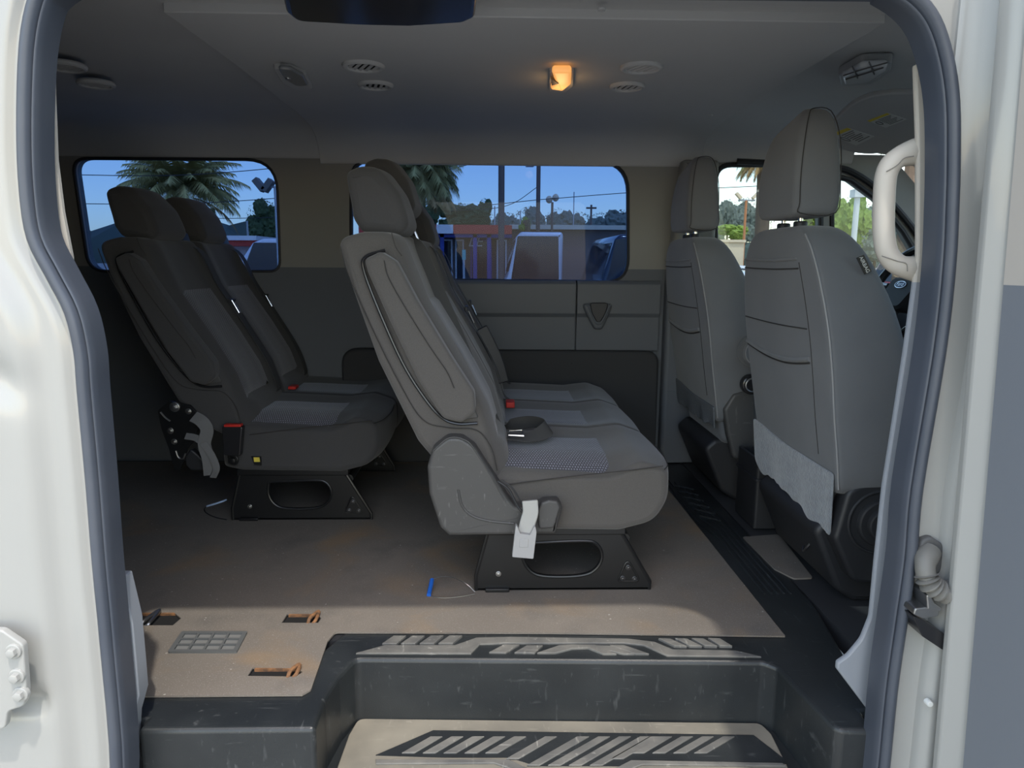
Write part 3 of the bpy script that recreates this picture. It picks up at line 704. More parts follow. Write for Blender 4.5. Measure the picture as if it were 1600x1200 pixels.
    bm = BM(); tube(bm, [S0(a, b, ye-.002) for a, b in ((602, 391), (572, 401), (568, 420), (590, 480), (628, 565), (662, 620), (690, 652), (715, 662), (746, 661))], .0042, 8); obj('armrest_trim', bm, M['gloss'], root, label='glossy black groove trim')
    bm = BM(); prism(bm, [(p.x-dx+0, p.z) for p in (S0(a, b, 0) for a, b in ((730, 606), (747, 652), (716, 656)))], ye-.004, ye+.01)
    for v in bm.verts: v.co.x += dx; v.co.y += dy
    obj('hinge_cap', bm, M['shield'], root, bevel=.002)
    # seams on the near side
    bm = BM(); tube(bm, [S0(a, b, ye-.0012) for a, b in ((532, 385), (545, 430), (580, 510), (625, 600), (660, 655), (700, 668), (745, 672), (768, 700), (777, 735))], .0014, 6)
    tube(bm, [S0(a, b, ye-.001) for a, b in ((612, 364), (618, 385), (628, 400))], .0012, 6)
    obj('side_seam', bm, M['stitch'], root)
    bm = BM(); tube(bm, [Vector((p.x+dx, ye+dy-.0015, p.z)) for p in (PY(a, b, YN) for a, b in ((792, 757), (860, 748), (920, 741), (980, 735), (1036, 728)))], .0016, 6)
    tube(bm, [Vector((x+dx, y+dy, z)) for x, y, z in ((.455, YN+.004, .352), (.476, YN+.06, .352), (.487, YN+.2, .352), (.476, YN+.34, .352))], .0016, 6)
    obj('cushion_seam', bm, M['stitch'], root)
    # steel base frames
    nfr = [0, nseat*w-.22]
    for k, off in enumerate(nfr):
        bm = BM(); A = lambda pts: [(x+dx, z) for x, z in xz(pts, YN)]
        ou = A([(764, 826), (742, 905), (743, 931), (1016, 935), (1020, 918), (968, 826)])
        hl = chaikin(A([(822, 856), (822, 856), (920, 851), (934, 856), (942, 872), (936, 890), (916, 904), (848, 905), (828, 896), (818, 876)]), 3)
        yy = ye+off+dy+.022
        plate(bm, rounded(ou, [.01, .02, .004, .004, .01, .01], 4), [hl], yy, yy+.006)
        fr = obj('base_frame', bm, M['steel'], root, bevel=.002)
        bm = BM(); tube(bm, [(a, yy, b) for a, b in inset(hl, -.004)], .0045, 8, 1, True)
        tb = rounded(A([(983, 878), (1003, 914), (966, 914)]), .010, 5); tube(bm, [(a, yy, b) for a, b in tb], .003, 8, 1, True)
        tube(bm, [(a, yy+.004, b) for a, b in A([(764, 832), (744, 905), (744, 929)])], .006, 8, 1); tube(bm, [(a, yy+.004, b) for a, b in A([(970, 832), (1018, 915), (1017, 932)])], .006, 8, 1)
        obj('pressed_ridge', bm, M['steel'], fr)
        for a, b in ((984, 892), (975, 909), (994, 910), (779, 902)):
            bm = BM(); p = PY(a, b, YN); bolt(bm, (p.x+dx, yy, p.z), r=.0078); obj('bolt', bm, M['bolt'] if a > 800 else M['zinc'], fr)
        bm = BM(); box(bm, *[v+dx for v in (-.045, .43)], yy, yy+.05, .0045, .012); box(bm, -.02+dx, .045+dx, yy-.014, yy+.01, .0045, .014); obj('floor_foot', bm, M['steel'], fr, bevel=.002)
        bm = BM(); box(bm, -.02+dx, .36+dx, yy-.006, yy+.03, .165, .19); obj('top_rail', bm, M['steel'], fr, bevel=.003)
    bm = BM()
    for x in (.0, .36): tube(bm, [(x+dx, ye+dy+.03, .15), (x+dx, ye+dy+nfr[1], .15)], .014, 10, 1)
    obj('cross_tubes', bm, M['steel'], root)
    return S, S0

A_ = thing('bench_seat', 'charcoal three seat bench with a worn grey buckle hanging from its near side', 'bench seat', (.2, 2.3, .004), 'passenger benches')
S, S0 = bench(A_, 0, 0, 3, [0, .075, -.02], 0, 'fabric')
ye = YN
# plastic side shield
bm = BM(); sh = rounded(xz([(668, 728), (676, 700), (700, 681), (722, 682), (742, 696), (795, 778), (806, 790), (836, 790), (850, 782), (872, 781), (879, 792), (868, 832), (800, 834), (702, 835), (688, 822), (671, 770)], YN-.03), [.03, .03, .03, .03, .03, .02, .015, .01, .01, .01, .01, .006, .01, .01, .02, .04], 5)
soft(bm, chaikin(resample(sh, .03), 1), ye-.042, ye+.03, .010); so = obj('side_shield', bm, M['shield'], A_, smooth=55, label='scuffed dark grey plastic hinge cover')
bm = BM(); tube(bm, [PY(a, b, ye-.042) for a, b in ((716, 765), (722, 790), (738, 806), (765, 814), (803, 818))], .0035, 8)
tube(bm, [PY(a, b, ye-.042) for a, b in ((676, 705), (700, 685), (722, 686), (742, 703), (790, 785))], .0016, 8)
obj('moulded_lip', bm, M['shield'], so)
bm = BM(); soft(bm, rounded(xz([(846, 786), (858, 782), (872, 784), (876, 794), (866, 826), (842, 828), (840, 800)], YN-.06), .01, 4), ye-.058, ye-.035, .006); obj('recline_lever', bm, M['shield'], A_)
# worn grey buckle on its strap
bm = BM(); tube(bm, [PY(a, b, 1.735) for a, b in ((778, 752), (794, 764), (808, 790), (816, 800))], .0035, 8); tube(bm, [PY(a, b, 1.735) for a, b in ((783, 750), (800, 762), (814, 785), (819, 796))], .0022, 8); obj('buckle_cable', bm, M['black'], A_)
bm = BM(); P = [PY(a, b, 1.725) for a, b in ((828, 782), (829, 800), (825, 815), (820, 835))]; ribbon(bm, P, (1, 0, 0), .040, .010); bk = obj('buckle_strap', bm, M['belt_l'], A_, bevel=.003, label='faded grey webbing loop')
bm = BM(); q = xz([(806, 816), (813, 832), (828, 834), (836, 818), (838, 830), (833, 871), (800, 868)], 1.715); prism(bm, rounded(q, .003, 3), 1.705, 1.725); bo = obj('buckle', bm, M['buckle_g'], A_, bevel=.003, label='worn grey seat belt buckle')
bm = BM(); prism(bm, xz([(812, 842), (826, 843), (825, 856), (811, 855)], 1.704), 1.7035, 1.706); obj('press_button', bm, M['buckle_g'], bo, bevel=.001)
# lap and shoulder belts lying on the bench (parts of it: they are anchored in it)
def front(y, z, e=.014): return S(fline(z)+e, y, z)
bm = BM(); P = [S(-.30, YN+.36, .985)]+[PY(a, b, YN+.29) for a, b in ((650, 385), (671, 430), (702, 498), (734, 575), (762, 642), (784, 690))]
ribbon(bm, P, (1, .35, .3), .045); obj('shoulder_belt', bm, M['belt'], A_)
bm = BM(); P = [Vector(p) for p in ((.04, YN+.17, .402), (.09, YN+.17, .398), (.13, YN+.19, .400), (.165, YN+.25, .412), (.12, YN+.31, .412), (.06, YN+.33, .40), (.03, YN+.32, .395))]
ribbon(bm, P, [Vector(v) for v in ((0, 1, .1), (0, 1, .3), (-.5, .8, .5), (-.6, 0, .9), (-.3, -.4, .9), (0, -.5, .9), (0, -1, .4))], .046); obj('lap_belt', bm, M['belt'], A_)
bm = BM(); tube(bm, [(.045, YN+.15, .408), (.045, YN+.20, .410), (.085, YN+.205, .41), (.085, YN+.150, .408)], .0032, 8, 1, True); obj('belt_tongue', bm, M['chrome'], A_, label='chrome belt tongue')
for yy, zt in ((YN+.74, .97), (YN+1.13, .95)):
    bm = BM(); P = [S(-.30, yy, .97), front(yy, .93), front(yy-.005, .80), front(yy-.01, .66), front(yy-.03, .52), front(yy-.05, .43), Vector((.07, yy-.06, .40))]; ribbon(bm, P, (0, 1, 0), .046); obj('shoulder_belt', bm, M['belt'], A_)
    bm = BM(); p = front(yy-.01, .73, .022); box(bm, p.x-.004, p.x+.006, p.y-.03, p.y+.03, p.z-.008, p.z+.008); obj('belt_stop', bm, M['black'], A_, bevel=.002)
    bm = BM(); p = front(yy-.012, .70, .024); tube(bm, [p+Vector((-.01, -.02, .02)), p+Vector((.008, -.02, -.02))], .004, 8, 1); obj('belt_tongue', bm, M['chrome'], A_)
bm = BM(); P = [PY(a, b, YN+.80) for a, b in ((752, 512), (766, 540), (778, 568), (786, 598))]; ribbon(bm, P, (1, .2, .4), .045, .014); obj('belt_bundle', bm, M['black'], A_, bevel=.004)
bm = BM(); soft(bm, rounded([(-.33, .955), (-.245, .955), (-.25, .985), (-.275, 1.0), (-.325, .99)], .01, 4), YN+.325, YN+.385, .008); obj('belt_guide', bm, M['black'], A_)
bm = BM(); tube(bm, [S(-.242, YN+.335, .955), S(-.262, YN+.335, 1.035)], .006, 8, 1); tube(bm, [S(-.225, YN+.36, .955), S(-.243, YN+.36, 1.0)], .006, 8, 1); obj('belt_guide_posts', bm, M['chrome'], A_, label='shiny belt guide posts')
bm = BM(); box(bm, .045, .075, YN+.60, YN+.66, .395, .415); obj('red_buckle_button', bm, M['red'], A_, bevel=.003, label='red buckle release button')

B_ = thing('bench_seat', 'dark two seat rear bench with a black and red buckle on its near side', 'bench seat', (-.66, 2.8, .004), 'passenger benches')
DX, DY = -.857, .55
S, S0 = bench(B_, DX, DY, 2, [0, 0], .06, 'fabric_dk')
yb = YN+DY
def SB(a, b, off=0): p = PY(a, b, yb); return Vector((p.x, yb-off, p.z))
# exposed recliner mechanism
bm = BM(); plate(bm, rounded([(p.x, p.z) for p in (SB(a, b) for a, b in ((250, 640), (268, 625), (300, 632), (318, 652), (305, 690), (296, 700), (285, 732), (276, 733), (268, 700), (256, 668)))], .012, 4), [], yb-.018, yb-.006)
me_ = obj('recliner_plate', bm, M['steel'], B_, bevel=.002)
for a, b, r in ((277, 634, .017), (298, 641, .010), (270, 671, .011), (276, 688, .010)):
    bm = BM(); bolt(bm, SB(a, b, .018), r=r); obj('bolt', bm, M['zinc'], me_)
for q in (((279, 702), (283, 712), (290, 714), (294, 706)), ((255, 642), (262, 650), (270, 656))):
    bm = BM(); tube(bm, [SB(a, b, .02) for a, b in q], .003, 8); obj('spring', bm, M['zinc'], me_)
bm = BM(); soft(bm, rounded([(p.x, p.z) for p in (SB(a, b) for a, b in ((290, 712), (300, 700), (318, 716), (330, 734), (300, 734), (292, 726)))], .01, 4), yb-.01, yb+.02, .006); obj('pivot_cover', bm, M['black'], B_)
bm = BM(); P = [SB(*p) for p in ((308, 648, .03), (322, 655, .035), (330, 668, .035), (326, 690, .035), (332, 712, .035), (334, 738, .03))]
ribbon(bm, P, (1, .3, .1), .040, .006); P = [SB(*p) for p in ((296, 678, .03), (316, 682, .035), (334, 700, .04), (344, 725, .035), (338, 742, .03))]; ribbon(bm, P, (.8, .3, .5), .022, .004)
obj('hanging_strap', bm, mat('grey_strap', (.15, .15, .15), .8, bump=(900, .3, .0006)), B_, label='tangled grey pull strap')
bm = BM(); prism(bm, rounded([(p.x, p.z) for p in (SB(a, b) for a, b in ((354, 662), (386, 662), (382, 708), (357, 706)))], .006, 4), yb-.045, yb-.015); bb = obj('buckle', bm, M['gloss'], B_, bevel=.004, label='black belt buckle')
bm = BM(); prism(bm, [(p.x, p.z) for p in (SB(a, b) for a, b in ((357, 659), (383, 659), (383, 667), (357, 666)))], yb-.043, yb-.018); obj('release_button', bm, M['red'], bb, bevel=.002, label='red button')
bm = BM(); bolt(bm, SB(367, 717, .012), r=.018); obj('buckle_bolt', bm, M['steel'], B_)
bm = BM(); prism(bm, [(p.x, p.z) for p in (SB(a, b) for a, b in ((393, 713), (408, 713), (409, 727), (398, 726)))], yb-.004, yb+.002); lb = obj('tag_slot', bm, M['dark'], B_)
bm = BM(); prism(bm, [(p.x, p.z) for p in (SB(a, b) for a, b in ((397, 714), (406, 714), (407, 721), (398, 721)))], yb-.006, yb-.003); obj('yellow_label', bm, M['yellow'], lb, label='yellow label')
for yy in (YN+.36, YN+.76):
    bm = BM(); P = [S(-.33, yy+DY-DY, .97), S(fline(.93)+.014, yy, .93), S(fline(.80)+.016, yy, .80), S(fline(.66)+.016, yy-.01, .66), S(fline(.52)+.016, yy-.02, .52), S(fline(.43)+.018, yy-.03, .43), Vector((.04+DX, yy-.03+DY, .405))]
    ribbon(bm, P, (0, 1, 0), .046); obj('shoulder_belt', bm, M['belt'], B_)
    bm = BM(); p = S(fline(.745)+.022, yy, .745); tube(bm, [p+Vector((0, -.028, 0)), p+Vector((0, .028, 0))], .006, 8, 1); obj('belt_stop', bm, M['black'], B_)
    bm = BM(); p = S(fline(.72)+.026, yy-.005, .72); tube(bm, [p+Vector((-.012, -.018, .025)), p+Vector((.012, -.018, -.02)), p+Vector((.014, .0, -.024)), p+Vector((-.010, 0, .02))], .003, 8, 1, True); obj('belt_tongue', bm, M['chrome'], B_, label='chrome belt tongue')
    bm = BM(); soft(bm, rounded([(p.x, p.z) for p in (S(x, 0, z) for x, z in ((-.36, .94), (-.24, .94), (-.25, .99), (-.29, 1.02), (-.35, 1.01)))], .015, 4), yy+DY-.04, yy+DY+.04, .012); obj('belt_guide', bm, M['black'], B_)
bm = BM(); bolt(bm, Vector((.0+DX, yb+.30, .44)), (.9, -.4, .3), r=.012); obj('snap_stud', bm, M['chrome'], B_, label='round metal snap stud')
bm = BM(); box(bm, .05+DX, .08+DX, YN+.42+DY, YN+.47+DY, .392, .405); obj('red_buckle_button', bm, M['red'], B_, bevel=.003)

# third bench, only the shoulders peep past the rear bench
# pull loops on the floor
t = thing('pull_loop', 'thin wire pull loop with a blue grip on the floor by the middle bench', 'pull loop', PZ(700, 932, .004))
bm = BM(); tube(bm, [PZ(a, b, z) for a, b, z in ((742, 925, .01), (728, 912, .03), (706, 902, .035), (684, 902, .03), (675, 908, .02), (670, 928, .006), (690, 934, .006), (720, 932, .006), (742, 928, .008))], .0011, 6); obj('wire', bm, M['zinc'], t)
bm = BM(); a = PZ(675, 906, .022); b = PZ(670, 930, .008); tube(bm, [a, a.lerp(b, .5), b], .006, 10, 2); obj('grip', bm, M['blue'], t, label='bright blue plastic grip')
t = thing('pull_loop', 'pale wire pull loop on the floor by the rear bench', 'pull loop', PZ(340, 812, .004))
bm = BM(); tube(bm, [PZ(a, b, z) for a, b, z in ((356, 782, .05), (340, 786, .045), (322, 792, .03), (321, 800, .01), (336, 808, .006), (354, 812, .006))], .0018, 6); obj('wire', bm, M['steel'], t)
bm = BM(); tube(bm, [PZ(a, b, z) for a, b, z in ((354, 781, .052), (340, 786, .047), (323, 791, .034))], .0035, 8); obj('sleeve', bm, mat('pale_blue', (.35, .45, .65), .4), t)

# ------------------------------------------------------------------ front seats
def rrect(x0, x1, y0, y1, z, r=.04, n=6):
    return [(a, b, z) for a, b in rounded([(x0, y0), (x1, y0), (x1, y1), (x0, y1)], r, n)]
def PLX(p, y): return xz(p, y)
def front_seat(root, dx, yc, near):
    T = lambda p: (p[0]+dx, p[1]+yc, p[2])
    # rear x, front x, half width at each height
    prof = [(.30, .875, 1.02, .240), (.33, .868, 1.045, .25), (.40, .855, 1.06, .260), (.50, .838, 1.05, .262), (.60, .822, 1.035, .270), (.70, .806, 1.01, .272), (.78, .793, .985, .262), (.86, .781, .95, .240), (.92, .773, .925, .212), (.960, .770, .905, .175), (.983, .775, .89, .135), (.992, .795, .87, .09)]
    bm = BM(); lps = []
    for z, a, b, h in prof:
        rr = rounded([(a, -h-.012), (b, -h-.012), (b, h+.035), (a, h+.035)], [.020, .05, .05, .024], 6)
        lps.append([T((x, y, z)) for x, y in rr])
    sections(bm, lps); bk = obj('backrest', bm, M['fgrey'], root, smooth=80, sub=1)
    def hw(z):
        for (z0, a0, _, h0), (z1, a1, _, h1) in zip(prof, prof[1:]):
            if z0 <= z <= z1: t = (z-z0)/(z1-z0); return a0+(a1-a0)*t, h0+(h1-h0)*t
        return prof[0][1], prof[0][3]
    def R(y, z, e=0): a, h = hw(z); return Vector(T((a-e, y*(h if y < 0 else h+.035), z)))
    # piping down the near rear edge
    bm = BM(); tube(bm, [Vector(T((hw(z)[0]+.004, -hw(z)[1]-.008, z))) for z in (.33, .42, .52, .62, .72, .80, .88, .93, .965)], .0022, 6); obj('edge_piping', bm, M['stitch_l'], bk, label='pale stitched piping')
    # pocket folds on the back
    def fold(z0, sag, th, y0=-.62, y1=.92):
        bm = BM(); P = []
        for k in range(13): y = y0+(y1-y0)*k/12; q = math.sin(PI*k/12); P.append(R(y, z0-sag*q, .001))
        tube(bm, P, th, 8, 3); return bm
    obj('pocket_hem', fold(.905, .004, .0035), M['fgrey'], bk); obj('pocket_opening', fold(.880, .003, .0018), M['stitch'], bk)
    obj('map_pocket_seam', fold(.728, .004, .0016), M['stitch'], bk)
    obj('map_pocket_hem', fold(.650, .022, .0065), M['fgrey'], bk)
    obj('map_pocket_edge', fold(.640, .022, .0022), M['stitch'], bk)
    bm = BM(); tube(bm, [R(-.66, z, .0005) for z in (.40, .5, .6, .7, .8, .895)], .0010, 6); obj('panel_seam', bm, M['stitch'], bk)
    # headrest
    hp = [(1.010, .770, .868, .118), (1.019, .762, .878, .128), (1.045, .757, .885, .134), (1.12, .756, .880, .132), (1.20, .762, .872, .126), (1.255, .772, .862, .116), (1.278, .785, .85, .098), (1.286, .80, .835, .07)]
    bm = BM(); lps = []
    for z, a, b, h in hp:
        sl = 0
        lps.append([T((x, y, z-(.035*sm(-.1, .13, y) if z > 1.15 else .0))) for x, y in rounded([(a, -h), (b, -h), (b, h), (a, h)], .026, 5)])
    sections(bm, lps); hr = obj('headrest', bm, M['fgrey'], root, smooth=80, sub=1)
    bm = BM(); tube(bm, [Vector(T((a+.016 if z < 1.27 else a+.02, -h+.001, z))) for z, a, b, h in hp[1:7]]+[Vector(T((.85, -.10, 1.272))), Vector(T((.866, -.1285, 1.2))), Vector(T((.872, -.134, 1.1))), Vector(T((.868, -.131, 1.02)))], .0013, 6, 4, True); obj('seam', bm, M['stitch'], hr)
    for s in (-.055, .055):
        bm = BM(); cyl(bm, T((.812, s, .975)), (0, 0, 1), .0065, .05, 12); obj('headrest_post', bm, M['chrome'], root, label='chrome headrest post')
    for s in (-.055, .055):
        bm = BM(); cyl(bm, T((.812, s, .985)), (0, 0, 1), .018, .018, 14, bev=.004); obj('post_sleeve', bm, M['black'], root)
    # fleece skirt
    bm = BM(); rows = []; n = 26
    for i in range(9):
        t = i/8; z = .372-(.140 if near else .085)*t; r = []
        for j in range(n+1):
            y = 1.0-1.98*j/n; h = .262 if y < 0 else .305; zz = z-(.02*noise.noise(Vector((j*.9, t*3, yc)))*t)-.03*t*sm(.3, -.8, y)*(1 if near else 0)+(.03*t*sm(.75, 1.0, y))
            zz += .02*(1-t)*sm(0, 1, y)
            r.append(bm.verts.new(T((.853+.008*t-.006*math.sin(j*.7)*t, y*h*(1-.06*t), zz))))
        rows.append(r)
    for r1, r2 in zip(rows, rows[1:]):
        for j in range(n): bm.faces.new((r1[j], r1[j+1], r2[j+1], r2[j]))
    r_ = bmesh.ops.extrude_face_region(bm, geom=list(bm.faces))
    for v in [e for e in r_['geom'] if isinstance(e, bmesh.types.BMVert)]: v.co.x += .009
    o = obj('fleece_flap', bm, M['fleece'] if near else M['fleece_d'], root, smooth=80, label='pale grey frayed fleece flap'); s_ = o.modifiers.new('s', 'SUBSURF'); s_.levels = s_.render_levels = 2
    # cushion
    bm = BM(); soft(bm, rounded([(.90, .22), (.88, .36), (1.32, .40), (1.40, .36), (1.38, .24)], .04, 5), -.24, .24, .04, warp=lambda x, y, z: T((x, y, z))); obj('cushion', bm, M['fgrey'], root)
    # black base
    bm = BM(); soft(bm, rounded([(.885, .235), (.845, .20), (.92, .03), (.97, -.003), (1.36, -.003), (1.38, .25)], [.02, .03, .03, .01, .01, .03], 4), -.20, .215, .015, warp=lambda x, y, z: T((x, y, z))); obj('seat_base', bm, M['black'], root)
    if not near:
        bm = BM(); soft(bm, rounded(PLX([(1131, 640), (1146, 616), (1168, 610), (1180, 616), (1180, 700), (1160, 722), (1146, 716), (1137, 680)], 2.51), .02, 5), 2.51, 2.55, .012); obj('side_cover', bm, M['shield'], root); return T, R
    bm = BM(); soft(bm, rounded([(.87, .20), (.895, .33), (.95, .355), (1.10, .33), (1.38, .27), (1.40, .10), (1.30, .06), (.93, .08)], [.03, .04, .04, .06, .04, .03, .03, .04], 5), -.262, -.20, .012, warp=lambda x, y, z: T((x, y, z))); sc_ = obj('side_cover', bm, M['black'], root)
    bm = BM(); cyl(bm, T((.985, -.262, .245)), (0, -1, 0), .062, .014, 32, bev=.006); cyl(bm, T((.985, -.27, .245)), (0, -1, 0), .042, .02, 28, bev=.005); obj('recline_dial', bm, M['black'], sc_)
    bm = BM(); torus(bm, T((.985, -.262, .245)), .082, .004, (0, 1, 0)); obj('raised_ring', bm, M['black'], sc_)
    return T, R
P_ = thing('front_seat', 'large grey passenger seat seen from behind, nearest the open door', 'front seat', (1.1, 1.94, 0), 'front seats')
T, R = front_seat(P_, 0, 1.955, True)
# airbag tag
bm = BM(); tp = [PY(a, b, 1.70) for a, b in ((1338, 403), (1350, 398), (1362, 424), (1351, 429))]
pts = [bm.verts.new(p) for p in tp]; f_ = bm.faces.new(pts); r_ = bmesh.ops.extrude_face_region(bm, geom=[f_])
for v in [e for e in r_['geom'] if isinstance(e, bmesh.types.BMVert)]: v.co.y += .0015
tg = obj('airbag_tag', bm, M['gloss'], P_, smooth=0, label='small black cloth tag')
cc = (tp[0]+tp[1]+tp[2]+tp[3])/4; ax = (tp[3]-tp[0]).normalized()
bm = text_bm('AIRBAG', .0125, cc+Vector((0, -.0012, 0)), ax, (tp[1]-tp[0])); obj('tag_lettering', bm, M['paper'], tg, smooth=0, label='white AIRBAG lettering')
bm = BM(); tube(bm, [(.88, 1.84, .13), (.872, 1.85, .11), (.875, 1.87, .095), (.885, 1.89, .10)], .003, 8); obj('spring_hook', bm, M['zinc'], P_)
D_ = thing('front_seat', 'grey driver seat on the far side with an inner armrest', 'front seat', (1.05, 2.78, 0), 'front seats')
T2, R2 = front_seat(D_, -.045, 2.79, False)
bm = BM(); cyl(bm, (.93, 2.50, .585), (0, -1, 0), .058, .055, 32, bev=.014); soft(bm, rounded([(.89, .535), (1.25, .56), (1.27, .60), (1.24, .635), (.90, .635)], .03, 5), 2.445, 2.50, .012); am = obj('armrest', bm, M['fgrey'], D_, label='grey fold down armrest')
bm = BM(); torus(bm, (.93, 2.444, .585), .046, .002, (0, 1, 0)); obj('seam', bm, M['stitch_l'], am)
bm = BM(); cyl(bm, (.925, 2.50, .465), (0, -1, 0), .036, .03, 28, bev=.006); kn = obj('recline_knob', bm, M['gloss'], D_); bm = BM(); torus(bm, (.925, 2.469, .465), .024, .003, (0, 1, 0)); obj('ring', bm, M['zinc'], kn)
bm = BM(); tube(bm, [(.99, 2.50, .25), (.96, 2.48, .22), (.93, 2.47, .19)], .009, 8); obj('belt_stalk', bm, M['black'], D_)
# console bin
cx = PY(1172, 780, 2.36)
t = thing('console_bin', 'black open topped bin on the floor between the front seats', 'bin', (cx.x+.1, 2.42, 0))
bi = PZ(1142, 822, 0); bj = PZ(1212, 836, 0)
x0, x1, y0, y1 = .885, 1.10, 2.27, 2.46
bm = BM(); plate(bm, rounded([(x0, y0), (x1, y0), (x1, y1), (x0, y1)], .01, 3), [rounded([(x0+.012, y0+.012), (x1-.012, y0+.012), (x1-.012, y1-.012), (x0+.012, y1-.012)], .006, 3)], .004, .245, 'z'); obj('body', bm, M['black'], t, bevel=.003)
bm = BM(); box(bm, x0+.01, x1-.01, y0+.01, y1-.01, .004, .02); obj('bottom', bm, M['black'], t)
bm = BM(); plate(bm, rounded([(x0-.006, y0-.006), (x1+.006, y0-.006), (x1+.006, y1+.006), (x0-.006, y1+.006)], .012, 3), [rounded([(x0+.010, y0+.010), (x1-.010, y0+.010), (x1-.010, y1-.010), (x0+.010, y1-.010)], .006, 3)], .172, .18, 'z'); obj('rim_band', bm, M['black'], t, bevel=.002)

# grab handle on the near door pillar
bm = BM(); P = [PY(a, b, y) for a, b, y in ((1458, 236, 1.29), (1428, 238, 1.285), (1400, 249, 1.28), (1385, 272, 1.28), (1381, 320, 1.28), (1381, 365, 1.28), (1387, 396, 1.28), (1404, 414, 1.28), (1430, 420, 1.285), (1460, 422, 1.29))]
S_ = smooth_path(P, 6); lps = []; n = 16
for i, p in enumerate(S_):
    tt = (S_[min(i+1, len(S_)-1)]-S_[max(i-1, 0)]).normalized(); nv = Vector((0, 1, 0)); nv = (nv-tt*nv.dot(tt)).normalized(); b_ = tt.cross(nv)
    e = abs(i/(len(S_)-1)-.5)*2; ra = .0175+.004*sm(.6, 1, e); rb = .0185+.010*sm(.55, 1.0, e)
    lps.append([p+nv*math.cos(2*PI*j/n)*ra+b_*math.sin(2*PI*j/n)*rb for j in range(n)])
sections(bm, lps); gh = tag(obj('grab_handle', bm, M['beige'], smooth=60), 'beige plastic grab handle on the door pillar above the passenger seat', 'grab handle')
for seg in (((1385, 268), (1402, 258), (1413, 247), (1428, 244)), ((1378, 400), (1402, 408), (1416, 412), (1418, 424))):
    bm = BM(); tube(bm, [PY(a, b, 1.262) for a, b in seg], .0009, 6); obj('cap_seam', bm, mat('beige_line', (.2, .19, .17), .7), gh)

# ------------------------------------------------------------------ cab: wheel, dash, visor
t = thing('steering_wheel', 'dark steering wheel with an oval blue badge beyond the passenger seat', 'steering wheel', PY(1405, 470, 2.72))
wc_ = PY(1412, 458, 2.62); wn_ = Vector((-.90, -.05, .42)).normalized(); wu = Vector((0, 0, 1)); wu = (wu-wn_*wu.dot(wn_)).normalized(); wr = wu.cross(wn_)
bm = BM(); tube(bm, [wc_+wr*math.cos(2*PI*j/36)*.19+wu*math.sin(2*PI*j/36)*.19 for j in range(36)], .015, 10, 1, True); obj('rim', bm, M['gloss'], t)
bm = BM(); pts = rounded([(-.085, .055), (.085, .055), (.09, 0), (.055, -.075), (-.055, -.075), (-.09, 0)], .03, 5)
lps = []
for d, s in ((-.03, .9), (.0, 1.0), (.018, .96), (.026, .82)): lps.append([wc_+wr*a*s+wu*b*s+wn_*d for a, b in pts])
sections(bm, lps); hb = obj('hub', bm, M['black'], t)
for sg in (-1, 1):
    bm = BM(); tube(bm, [wc_+wr*sg*.07, wc_+wr*sg*.13+wn_*.004, wc_+wr*sg*.188], .019, 10, 3); sp = obj('spoke', bm, M['black'], t)
    bm = BM(); tube(bm, [wc_+wr*sg*.085+wu*.02+wn_*.018, wc_+wr*sg*.13+wu*.022+wn_*.018], .009, 8, 2); obj('button_pad', bm, M['zinc'], sp, label='silver button pad')
bm = BM(); tube(bm, [wc_-wu*.06, wc_-wu*.12, wc_-wu*.188], .017, 10, 3); obj('spoke', bm, M['zinc'], t)
oval = [(math.cos(2*PI*j/32), math.sin(2*PI*j/32)) for j in range(32)]
bc = wc_+wn_*.026+wu*.022
bm = BM(); sections(bm, [[bc+wr*a*.033+wu*b*.0145+wn_*d for a, b in oval] for d in (-.004, .003)]); bd = obj('badge_rim', bm, M['chrome'], hb)
bm = BM(); sections(bm, [[bc+wr*a*.030+wu*b*.0118+wn_*d for a, b in oval] for d in (0, .0036)]); obj('badge', bm, mat('badge_blue', (.02, .06, .22), .3), t, label='oval blue badge')
bm = text_bm('Ford', .022, bc+wn_*.0042, -wr if False else wr, wu, shear=.25); obj('badge_lettering', bm, M['chrome'], t, smooth=0, label='silver script lettering')
dsh = thing('dashboard', 'dark dashboard beyond the steering wheel', 'dashboard', (2.1, 2.2, .3))
bm = BM(); soft(bm, rounded([(1.78, .30), (1.74, .60), (1.80, .76), (1.98, .83), (2.45, .82), (2.45, .3)], .05, 5), 1.32, 3.08, .02); obj('panel', bm, M['black'], dsh)
bm = BM(); soft(bm, rounded([(1.74, .72), (1.76, .84), (1.88, .87), (1.98, .80)], .03, 5), 2.42, 2.98, .02); obj('instrument_hood', bm, M['black'], dsh)
bm = BM(); tube(bm, [(1.99, 2.7, .60), (1.6, 2.68, .63)], .035, 12, 2); obj('steering_column', bm, M['black'], dsh)
# sun visor with two warning labels
vz = lambda a, b, z: PZ(a, b, z)
vp = [PZ(1296, 207, 1.325), PZ(1306, 188, 1.345), PZ(1335, 160, 1.385), PZ(1372, 148, 1.40), PZ(1475, 148, 1.40), PZ(1475, 208, 1.33), PZ(1440, 215, 1.32), PZ(1378, 243, 1.285), PZ(1330, 234, 1.29), PZ(1298, 224, 1.30)]
t = thing('sun_visor', 'broad grey overhead visor panel with two warning labels', 'sun visor', tuple(sum(vp, Vector())/len(vp)))
